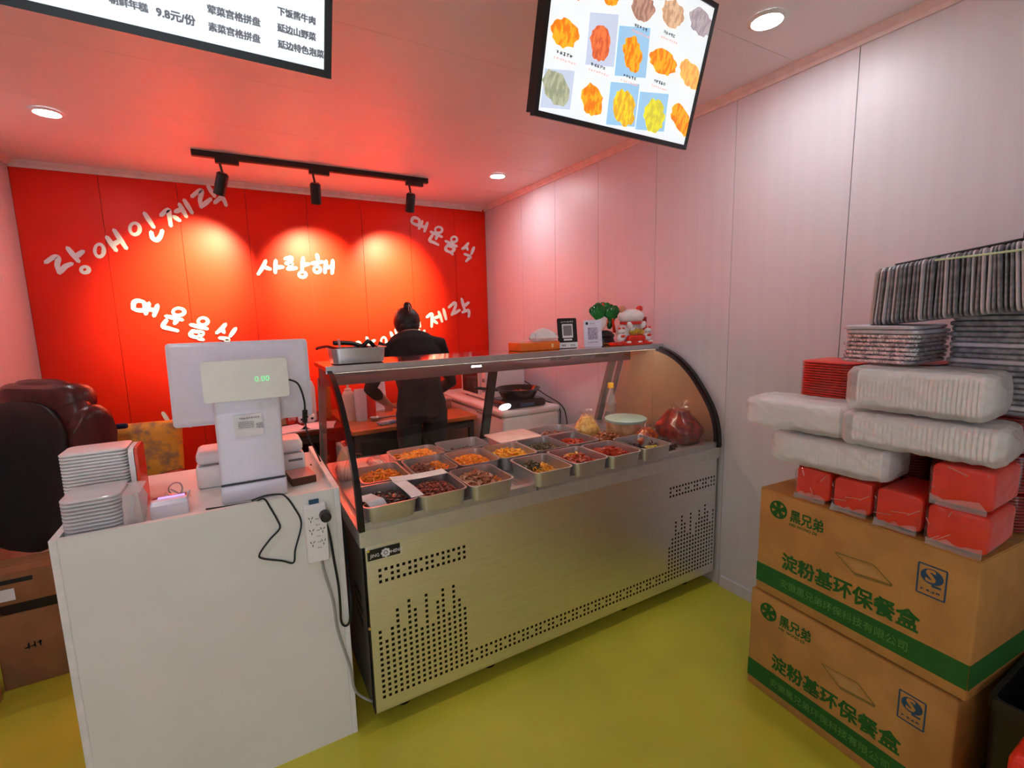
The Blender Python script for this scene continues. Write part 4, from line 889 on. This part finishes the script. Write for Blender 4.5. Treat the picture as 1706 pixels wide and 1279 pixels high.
t = thing('sauce_jar', 'dark red jar standing in the open carton left of the oil jug', 'jar', (.36,2.79,.4425)); MB().lathe([(0,0),(.055,0),(.058,.01),(.058,.24),(.04,.27),(0,.27)], n=24).build('body', M('dark red jar', (.16,.02,.015), .25), t, True); MB().lathe([(0,.27),(.042,.27),(.042,.30),(0,.30)], n=20).build('lid', m_dwood, t, True)
# chest freezer with microwave, pan
t = thing('chest_freezer', 'white chest freezer along the right wall behind the case', 'freezer', (1.865,3.60,0))
MB().loft(rbox(.49,1.26,.74,.02,.03)).build('cabinet', m_wplast, t, True); MB().loft(rbox(.50,1.28,.045,.02,.772)).build('lid', m_wplast, t, True); MB().box((-.255,-.3,.76),(.016,.16,.02)).build('handle', m_grey, t); MB().box((-.246,0,.765),(.004,1.2,.010)).build('gasket', m_dgrey, t)
FZ = .8175
mwv = thing('microwave', 'white microwave oven with dark glass door on the freezer', 'microwave', (1.90,3.66,FZ), radians(0))
MB().loft(rbox(.36,.48,.27,.012,.01)).build('case', m_wplast, mwv, True)
dr = MB().box((-.184,.03,.145),(.012,.40,.25)).build('door', m_wplast, mwv); MB().box((-.191,.05,.145),(.003,.31,.20)).build('window', m_blkgloss, dr); MB().box((-.20,-.14,.145),(.015,.014,.20)).build('handle', m_wplast, dr)
MB().box((-.183,-.205,.145),(.008,.065,.25)).build('control_panel', m_wplast, mwv)
for z in (.09,.17): MB().cyl((-.187,-.205,z),(-.20,-.205,z),.018,.015,16).build('knob', m_grey, mwv)
for sx_ in (-1,1):
    for sy_ in (-1,1): MB().cyl((sx_*.15,sy_*.2,0),(sx_*.15,sy_*.2,.012),.015,n=10).build('foot', m_blk, mwv)
t = thing('induction_cooker', 'black induction cooker on the front end of the freezer', 'cooker', (1.84,3.14,FZ)); MB().loft(rbox(.36,.28,.055,.03)).build('body', m_blk, t, True); MB().loft(rbox(.33,.25,.004,.03,.0555)).build('glass_plate', M('dark blue plate', (.012,.018,.035), .15), t, True); MB().box((0,-.142,.028),(.12,.004,.02)).build('control_strip', M('blue strip', (.05,.10,.2), .3), t)
t = thing('frying_pan', 'deep black frying pan with food on the induction cooker', 'pan', (1.84,3.13,FZ+.060))
MB().lathe([(0,0),(.115,0),(.125,.008),(.168,.075),(.172,.075),(.172,.079),(.164,.079),(.118,.012),(0,.008)], n=36).build('pan_body', m_blkgloss, t, True)
MB().tube([(-.165,.02,.072),(-.24,.04,.085),(-.33,.07,.098)],.011).build('handle', m_blk, t, True)
f = pile('slice', .15, .15, .03, 70, 55, base=0).build('food_portion', fmat('redbrown')); f.location = (1.86,3.13,FZ+.0725); tag(f, 'brown-red food heap frying in the black pan', 'food', None, 'stuff')
c = MB().tube([(2.06,3.52,.98),(2.11,3.40,.93),(2.14,3.2,.86),(2.155,3.0,.80),(2.15,2.93,.70),(2.155,2.92,.5),(2.12,2.92,.4),(2.10,2.94,.66),(2.125,3.0,.79),(2.06,3.14,.836)],.005).build('appliance_cable', m_rub, None, True)
tag(c, 'black appliance cable hanging down the white wall beside the freezer', 'cable')
# ------------------------------------------------------------------ the cook seen from behind
pe = thing('person', 'person in a black T-shirt with tied dark hair bending over the work table', 'person', (1.015,2.99,0))
def limb(mb, pts, n=14):                     # pts: (pos, rx, ry) ellipses along a path
    P_ = [Vector(p[0]) for p in pts]; L = []
    for i, (p, rx, ry) in enumerate(pts):
        d = (P_[min(i+1,len(P_)-1)]-P_[max(i-1,0)]).normalized(); ex = Vector((1,0,0)); ex = ex-d*ex.dot(d)
        if ex.length < .3: ex = Vector((0,0,1)) - d*d.z
        ex.normalize(); ey = d.cross(ex)
        L.append([Vector(p)+ex*rx*cos(2*pi*k/n)+ey*ry*sin(2*pi*k/n) for k in range(n)])
    mb.loft(L)
mb = MB()
limb(mb, [((0,-.02,.84),.10,.08),((0,-.025,.88),.165,.115),((0,-.02,.95),.165,.115),((0,0,1.05),.142,.10),((0,.035,1.16),.160,.105),((0,.07,1.26),.178,.110),((0,.105,1.335),.180,.095),((0,.135,1.375),.135,.075),((0,.155,1.40),.06,.055)], 20)
limb(mb, [((0,.12,1.36),.058,.058),((0,.165,1.42),.052,.055),((0,.20,1.47),.05,.06)])
bulb(mb, (0,.215,1.462), (.078,.092,.104), (0,.45,.9), n=18)
bulb(mb, (0,.305,1.44), (.012,.016,.014), (0,1,0), n=8)           # nose
for s in (-1,1):
    bulb(mb, (s*.076,.20,1.455), (.010,.018,.028), (0,.4,.9), n=8)
    sh = Vector((s*.175,.095,1.315)); el = Vector((s*.285,.15,1.05)); wr_ = Vector((s*.12,.36,.90))
    limb(mb, [((s*.10,.10,1.33),.06,.07),(tuple(sh),.066,.066),(tuple(sh.lerp(el,.35)),.056,.058),(tuple(sh.lerp(el,.8)),.046,.048),(tuple(el),.043,.043),(tuple(el.lerp(wr_,.3)),.042,.042),(tuple(el.lerp(wr_,.85)),.030,.028),(tuple(wr_),.027,.022),(tuple(wr_+Vector((-s*.02,.05,-.02))),.036,.018),(tuple(wr_+Vector((-s*.035,.09,-.045))),.036,.014)])
    for k in range(4):
        b0 = wr_+Vector((-s*.035+(k-1.5)*.018,.085,-.04)); ln = (.058,.070,.074,.062)[k]
        limb(mb, [(tuple(b0),.0095,.0095),(tuple(b0+Vector((-s*.005,ln*.6,-.012))),.009,.009),(tuple(b0+Vector((-s*.008,ln*.95,-.045))),.0075,.0075)], 8)
    b0 = wr_+Vector((-s*.045,.035,-.015)); limb(mb, [(tuple(b0),.012,.012),(tuple(b0+Vector((-s*.03,.03,-.02))),.011,.011),(tuple(b0+Vector((-s*.035,.06,-.04))),.009,.009)], 8)
    limb(mb, [((s*.085,-.02,.90),.085,.10),((s*.09,-.01,.75),.080,.085),((s*.095,0,.50),.055,.06),((s*.095,-.015,.36),.056,.06),((s*.095,-.02,.12),.038,.042),((s*.095,-.02,.06),.04,.05),((s*.095,-.02,.03),.042,.055)])
    limb(mb, [((s*.095,-.085,.035),.036,.032),((s*.097,.0,.042),.042,.038),((s*.10,.10,.032),.046,.028),((s*.10,.16,.026),.035,.02)])
me = bpy.data.meshes.new('b'); me.from_pydata(mb.v, [], mb.f); bm = bmesh.new(); bm.from_mesh(me); bmesh.ops.recalc_face_normals(bm, faces=bm.faces); bm.to_mesh(me); bm.free()
tmp = bpy.data.objects.new('b', me); COL.objects.link(tmp)
rm = tmp.modifiers.new('r','REMESH'); rm.mode = 'VOXEL'; rm.voxel_size = .009
sm = tmp.modifiers.new('s','SMOOTH'); sm.iterations = 4; sm.factor = .5
me2 = bpy.data.meshes.new_from_object(tmp.evaluated_get(bpy.context.evaluated_depsgraph_get())); bpy.data.objects.remove(tmp)
me2.materials.clear()
bo = link('body', me2, m_shirt, pe, 2); me2.materials.append(m_skin); me2.materials.append(m_pants); me2.materials.append(m_blk)
ids = []
for p in me2.polygons:
    c = p.center; k = 0
    neck = c.z-1.395 > -(c.y-.14)*.55 and abs(c.x) < .11
    arm = c.y > .215 and c.z < 1.12
    if neck or (arm and c.z < 1.13): k = 1
    elif c.z < .07: k = 3
    elif c.z < .90: k = 2
    ids.append(k)
me2.polygons.foreach_set('material_index', ids)
# hair: cap over the skull and a clipped knot on top
mb = MB(); bulb(mb, (0,.200,1.480), (.090,.100,.100), (0,.45,.9), n=22, seed=3, rough=.02)
bulb(mb, (0,.145,1.448), (.068,.048,.052), (0,.3,1), n=16, seed=5, rough=.03); hr = mb.build('hair', m_hair, pe, True)
mb = MB(); bulb(mb, (.0,.165,1.575), (.030,.028,.036), (-.2,0,1), n=12, seed=6, rough=.08); mb.build('hair_knot', m_hair, hr, True)
MB().tube([(.005,.130,1.515),(-.004,.130,1.56),(.0,.135,1.59),(.010,.132,1.565),(.012,.128,1.52),(.005,.130,1.515)],.0025).build('hair_clip', M('pink clip', (.80,.45,.35), .3), hr, True)
MB().tube([(.086,.19,1.46),(.092,.17,1.41),(.080,.15,1.385)],.0022).build('mask_strap', M('strap', (.80,.5,.4), .5), pe, True)
# ------------------------------------------------------------------ cartons at the right
def bigbox(label, c, yaw_):
    w_, d_, h = .65, .47, .415                     # local: front faces -y
    t = thing('cardboard_box', label, 'box', c, yaw_, 'printed cartons of food boxes')
    MB().loft(rbox(w_,d_,h-.006,.008,b=.005)).build('body', m_carton, t, True)
    for s in (-1,1): MB().box((0,s*d_/4,h-.0045),(w_-.006,d_/2-.004,.003)).build('flap', m_carton, t)
    MB().box((0,0,h-.0025),(w_-.004,.05,.001)).build('tape', M('brown tape', (.50,.30,.12), .25), t)
    X_ = Matrix(((1,0,0,-w_/2),(0,0,-1,-d_/2-.0004),(0,1,0,0),(0,0,0,1)))
    MB().box((w_/2,.073,0),(w_-.004,.075,.001),X_).build('stripe', m_green, t)
    MB().box((0,-d_/2+.18,.073),(.001,.36,.075),Matrix.Translation((w_/2+.0004,0,0))).build('stripe', m_green, t)
    text('淀粉基环保餐盒', .066, m_green, X_ @ Matrix.Translation((.10,.135,.0)), t, bold=.0032, sx=.93)
    text('安徽黑兄弟环保科技有限公司', .034, m_ltext, X_ @ Matrix.Translation((.10,.060,.0008)), t, sx=.93)
    text('黑兄弟', .048, m_green, X_ @ Matrix.Translation((.122,.325,0)), t, bold=.0018, sx=.85)
    text('HEI XIONG DI', .015, m_green, X_ @ Matrix.Translation((.122,.305,0)), t, sx=1.05)
    lg = MB()                                       # round mark: ring with a five spoke star
    cx_, cy_, R0 = .078, .348, .034; n = 30
    lg.add([(cx_+r*cos(2*pi*k/n), cy_+r*sin(2*pi*k/n), z) for z in (0,.0006) for r in (R0,R0*.78) for k in range(n)],
           [(a+k, a+(k+1)%n, b+(k+1)%n, b+k) for a, b in ((0,n),(2*n,3*n)) for k in range(n)], X_)
    for k in range(5):
        a = 2*pi*k/5+pi/2; u = Vector((cos(a),sin(a))); v = Vector((-u.y,u.x)); o_ = Vector((cx_,cy_))
        lg.prism([tuple(o_+v*.004), tuple(o_+u*R0*.85+v*.011), tuple(o_+u*R0*.85-v*.011), tuple(o_-v*.004)], .0006, X_)
    lg.build('emblem', m_green, t)
    # faint picture of an open food tray
    mb = MB(); Q = [(.285,.275),(.40,.285),(.455,.245),(.345,.232)]
    for i in range(4):
        a, b = Vector(Q[i]), Vector(Q[(i+1)%4]); d = (b-a).normalized(); v = Vector((-d.y,d.x))*.0022
        mb.prism([tuple(a-v),tuple(b-v),tuple(b+v),tuple(a+v)], .0005, X_)
    mb.prism([(.345,.232),(.455,.245),(.452,.238),(.35,.224)], .0005, X_); mb.build('tray_print', M('olive print', (.26,.17,.04), .75), t)
    MB().prism([(.315,.268),(.395,.275),(.43,.247),(.35,.240)], .0003, X_).build('tray_print', M('tan print', (.47,.27,.08), .75), t)
    # quality mark: framed oval with an S
    mb = MB(); fx, fy_, fw, fh = .548, .305, .066, .090
    for c_, s_ in (((fx,fy_+fh/2),(fw,.004)),((fx,fy_-fh/2),(fw,.004)),((fx-fw/2,fy_),(.004,fh)),((fx+fw/2,fy_),(.004,fh))): mb.box((c_[0],c_[1],.0003),(s_[0],s_[1],.0006),X_)
    mb.prism([(fx+.027*cos(2*pi*k/24), fy_+.014+.023*sin(2*pi*k/24)) for k in range(24)], .0005, X_); mb.box((fx+.012,fy_-.012,.0003),(.022,.006,.0006), X_ )
    scribble(mb, X_ @ Matrix.Translation((fx-.024,fy_-.034,0)), .048, .008, 4, 3); mb.build('quality_mark', m_blue, t)
    text('S', .050, m_carton, X_ @ Matrix.Translation((fx-.017,fy_-.003,.0004)), t, bold=.003, sx=1.1)
    return t
yaw_b = radians(-90+4)
def boxc(y0, y1, front, z): return (front+.235, (y0+y1)/2, z)
bigbox('lower printed brown carton standing on the floor by the right wall', (1.900,.735,.0), radians(-90-4))
bigbox('upper printed brown carton carrying the red and white packs', (1.906,.722,.4165), radians(-90-4))
BT = .4165+.4165
# wrapped packs on the cartons
def crinkle(L, amt, seed):
    rd = random.Random(seed); return [[(p[0]+rd.uniform(-amt,amt), p[1]+rd.uniform(-amt,amt), p[2]+rd.uniform(-amt,amt)*.5) for p in l] for l in L]
from mathutils import noise as mnoise
def film(sections, d0, d1, axis, h, seed, amp, n=60, m=30):   # crumpled plastic film round a pack: sections (t, scale) along it
    per = []
    base = rrect(d0, d1, .020, n=4); P_ = [Vector(p) for p in base]; K = len(P_)
    ln = [(P_[(i+1)%K]-P_[i]).length for i in range(K)]; T = sum(ln)
    for k in range(n):
        s_ = T*k/n; i = 0
        while s_ > ln[i]: s_ -= ln[i]; i += 1
        per.append(P_[i].lerp(P_[(i+1)%K], s_/ln[i]))
    L = []
    for j in range(m):
        u = j/(m-1)*(len(sections)-1); i = min(int(u), len(sections)-2); f_ = u-i
        t_ = sections[i][0]*(1-f_)+sections[i+1][0]*f_; sc_ = sections[i][1]*(1-f_)+sections[i+1][1]*f_; row = []
        for p in per:
            q = Vector((p.x*16+t_*9, p.y*22-t_*6, t_*11+seed*7.3)); a = mnoise.noise(q*.7)*.5 + (.5-abs(mnoise.noise(q*1.5))*2.4)*.6
            k = sc_*(1+a*amp/max(.03, p.length)); z = min(max(h/2+p.y*k, .0003), h-.0003)
            row.append((p.x*k, t_, z) if axis == 'y' else (t_, p.x*k, z))
        L.append(row)
    return MB().loft(L)
def red_pack(label, x0, y0, y1, z0, z1, d_=.20):
    w_, h = y1-y0-.004, z1-z0-.003; t = thing('red_pack', label, 'pack', (x0+d_/2,(y0+y1)/2,z0), 0, 'wrapped red packs')
    n = 12; L = []
    mb = MB()
    for k in range(n):                                # nested containers standing on edge, one behind the other
        x = -d_/2+.006+(d_-.012)*k/n; t_ = (d_-.012)/n
        mb.loft([[(x+t_*a, p[0], p[1]+h/2) for p in rrect(w_-.010-b, h-.010-b, .016)] for a, b in ((0,.006),(.3,0),(.75,0),(.95,.006))])
    stuff(mb.build('containers', m_red, t, True))
    film([(-d_/2-.012,.30),(-d_/2-.007,.80),(-d_/2-.002,.97),(0,.985),(d_/2-.02,.985),(d_/2,.92),(d_/2+.004,.5)], w_-.002, h-.003, 'x', h, len(label), .0045, 72, 34).build('plastic_wrap', m_wrap, t, 2)
    rt = random.Random(len(label)+3); L = []
    for k in range(9):
        y = (-.42+.105*k)*w_; zz = .004+.012*rt.random()
        L.append([(-d_/2-.012-.006*rt.random(), y, zz+.010+.008*rt.random()), (-d_/2-.015-.010*rt.random(), y, .001), (-d_/2-.010, y, .0008), (-d_/2-.009, y, zz+.008)])
    MB().loft(L).build('glint_flap', glass('glint wrap', (.97,.95,.95), .1, 1.7, haze=.10), t, True)  # whitish flap added to imitate highlights low on the wrap
    rd = random.Random(len(label))
    for k in range(4):                                # folded creases of the wrap
        a = Vector((-d_/2-.010, rd.uniform(-.45,.45)*w_, h*rd.uniform(.05,.9))); b = a+Vector((0, rd.uniform(-.4,.4)*w_, rd.uniform(-.3,.3)*h)); b.y = min(max(b.y,-w_*.45),w_*.45); b.z = min(max(b.z,.006),h-.006)
        nn = Vector((0,-(b-a).z,(b-a).y)).normalized()*.0015
        MB().loft([[a-nn,a+nn,a+nn*.5+Vector((-.003,0,0))],[b-nn,b+nn,b+nn*.5+Vector((-.003,0,0))]]).build('wrap_crease', M('wrap crease', (.85,.42,.36), .25, alpha=.5), t)
    return t
xf = 1.695
red_pack('small red wrapped pack at the left end of the carton top', xf+.01, .818,.945,BT,BT+.118)
red_pack('second red wrapped pack from the left on the carton', xf, .690,.815,BT,BT+.118)
red_pack('third red wrapped pack, below the white pack corner', xf-.012, .555,.686,BT,BT+.122)
red_pack('big lower red wrapped pack at the carton right corner', xf-.035, .405,.550,BT,BT+.120)
red_pack('big upper red wrapped pack stacked at the right corner', xf-.035, .405,.550,BT+.1205,BT+.240)
def white_pack(label, x0, d_, y0, y1, z0, z1, yaw_=0, n=28, tail=1):
    w_, h = y1-y0-.004, z1-z0-.003; t = thing('white_pack', label, 'pack', (x0+d_/2,(y0+y1)/2,z0), yaw_, 'wrapped white container packs')
    mb = MB(); s_ = (w_-.03)/n
    for k in range(n):                                # nested containers side by side along the pack
        y = -w_/2+.012+s_*k
        mb.loft([[(p[0], y+s_*a, p[1]+h/2) for p in rrect(d_-.031-b, h-.029-b, .018)] for a, b in ((0,.010),(.3,0),(.72,0),(.93,.010))])
    stuff(mb.build('containers', M('white foam', (.92,.90,.88), .45, scale=25, var=.03), t, True))
    film([(-w_/2-.022*tail,.30),(-w_/2-.008,.80),(-w_/2+.008,.97),(-w_*.2,.985),(w_*.2,.985),(w_/2-.008,.97),(w_/2+.008,.80),(w_/2+.024*tail,.35)], d_, h-.002, 'y', h, len(label), .0075, 110, 90).build('plastic_wrap', m_wrapw, t, 2)
    return t
Z1 = BT+.1225; Z2 = Z1+.118
white_pack('lowest white wrapped pack resting on the small red packs', 1.665, .20, .665,1.015, Z1-.001, Z1+.116, radians(3))
white_pack('white wrapped pack sticking out to the left towards the wall', 1.655, .20, .785,1.115, Z2, Z2+.112, radians(2))
white_pack('lower right white wrapped pack on the big red packs', 1.645, .20, .415,.775, Z2+.0, Z2+.112, radians(4))
white_pack('topmost white wrapped pack under the foil tray stacks', 1.655, .20, .450,.775, Z2+.113, Z2+.250, radians(3))
# bundles of nested red bowls behind
def red_bundle(label, c, w_, d_, h, n=None, mat=None):
    t = thing('bowl_bundle', label, 'bowls', c, 0, 'bundles of nested red bowls'); mb = MB(); n = n or int(h/.0095); p_ = (h-.004)/n
    for k in range(n): mb.loft([rrect(w_-.016,d_-.016,.035,k*p_+.002), rrect(w_-.004,d_-.004,.04,k*p_+p_*.45), rrect(w_-.004,d_-.004,.04,k*p_+p_*.8), rrect(w_-.014,d_-.014,.035,k*p_+p_)])
    stuff(mb.build('bowls', mat or m_darkred, t, True))
    MB().loft(crinkle([rrect(w_,d_,.04,.0005+.006),rrect(w_+.002,d_+.002,.04,h*.5),rrect(w_,d_,.04,h-.006)], .0004, 3), False, False).build('plastic_wrap', m_wrap, t, True)
    return t
bx = 2.03
red_bundle('lower red bowl bundle behind the small red packs', (bx,.965,BT), .22,.20, .236)
red_bundle('bright red bowl bundle on top behind the left white packs', (bx-.02,.965,BT+.237), .22,.20, .235, mat=m_red)
red_bundle('lower middle red bowl bundle in the gap behind the packs', (bx,.755,BT), .22,.20, .24)
red_bundle('upper middle red bowl bundle under the short foil stack', (bx,.755,BT+.241), .22,.20, .24)
for k, nm in enumerate(('lowest','middle','top')): red_bundle('%s of three dark red bowl bundles at the right edge' % nm, (bx+.005,.525,BT+.118*k), .23,.235, .117)
MB_ = BT+.354
# foil trays
def foil_stack(label, c, w_, d_, h, n, mats, seed):
    t = thing('foil_stack', label, 'foil trays', c, 0, 'stacks of foil trays'); rd = random.Random(seed); p_ = h/n
    for k in range(n):
        ox, oy = rd.uniform(-.004,.004), rd.uniform(-.005,.005); z = k*p_
        MB().loft([rrect(w_-.014,d_-.014,.02,z+.0003,(ox,oy)), rrect(w_-.002,d_-.002,.025,z+p_*.2,(ox,oy)), rrect(w_,d_,.026,z+p_*.4,(ox,oy)), rrect(w_,d_,.026,z+p_*.8,(ox,oy)), rrect(w_-.010,d_-.010,.025,z+p_*.98,(ox,oy))]).build('foil_tray', mats[rd.randrange(len(mats))], t)
    return t
foil_stack('short stack of crinkled silver foil trays on the middle bundle', (1.86,.735,BT+.4915), .24,.205, .118, 9, [m_foil,m_foil,m_foill], 1)
foil_stack('taller stack of dark grey foil trays at the right edge', (1.995,.44,MB_), .26,.33, .298, 19, [m_foild,m_foill,m_foild,m_foild], 2)
t = thing('tray_row', 'leaning row of grey foil trays standing on edge on the top', 'foil trays', (1.835,.53,BT+.633), 0); t.rotation_euler = (radians(-7),0,0)
rd = random.Random(11); n = 44; top0 = .0
tm = {}
for k in range(n):
    y = .235-.0115*k; lean = .16-.004*k+rd.uniform(-.02,.02); mt = rd.choice([m_foild,m_foild,m_foill,m_foild,m_foilp if rd.random() < .25 else m_foill]) if k else m_foilp
    if mt.name not in tm:
        mb = MB().loft([[(p[0], a, p[1]+.09) for p in rrect(.17-b,.178-b,.02)] for a, b in ((-.0045,.016),(-.002,.0),(.002,0),(.0045,.016))])
        tm[mt.name] = mb.build('foil_tray', mt, t, False); ob = tm[mt.name]
    else: ob = share('foil_tray', tm[mt.name], t)
    ob.location = (rd.uniform(-.004,.004), y, .0025); ob.rotation_euler = (lean,0,0)
MB().tube([(-.092,.06,.170),(-.092,-.08,.158),(-.09,-.24,.148)],.003).build('strap', M('pale green strap', (.55,.66,.42), .5), t, True)
MB().tube([(-.0,.19,.188),(0,.0,.190),(0,-.24,.194)],.005).build('edge_band', m_blk, t, True)
# black crate added to darken the carton end, red case in the corner
t = thing('shade_crate', 'added black crate on the floor that darkens the carton end', 'crate', (1.92,.275,0))
MB().loft([rrect(.44,.19,.02,0),rrect(.47,.205,.02,.42),rrect(.485,.215,.02,.42),rrect(.485,.215,.02,.45),rrect(.46,.19,.02,.45),rrect(.43,.17,.02,.01)]).build('tub', m_blk, t, True)
for x in (-.12,.12): MB().loft(rbox(.10,.012,.05,.004,.36,(x,-.106))).build('handle', m_blk, t)
t = thing('red_case', 'red plastic case with a dark round knob at the bottom right', 'case', (1.585,.235,0))
MB().loft(rbox(.20,.12,.455,.03,b=.025,n=6)).build('body', m_red, t, True); MB().cyl((-.055,-.058,.40),(-.055,-.078,.40),.022,.020,20).build('knob', m_blk, t, True); MB().box((0,-.061,.20),(.14,.004,.10)).build('panel', m_blk, t)
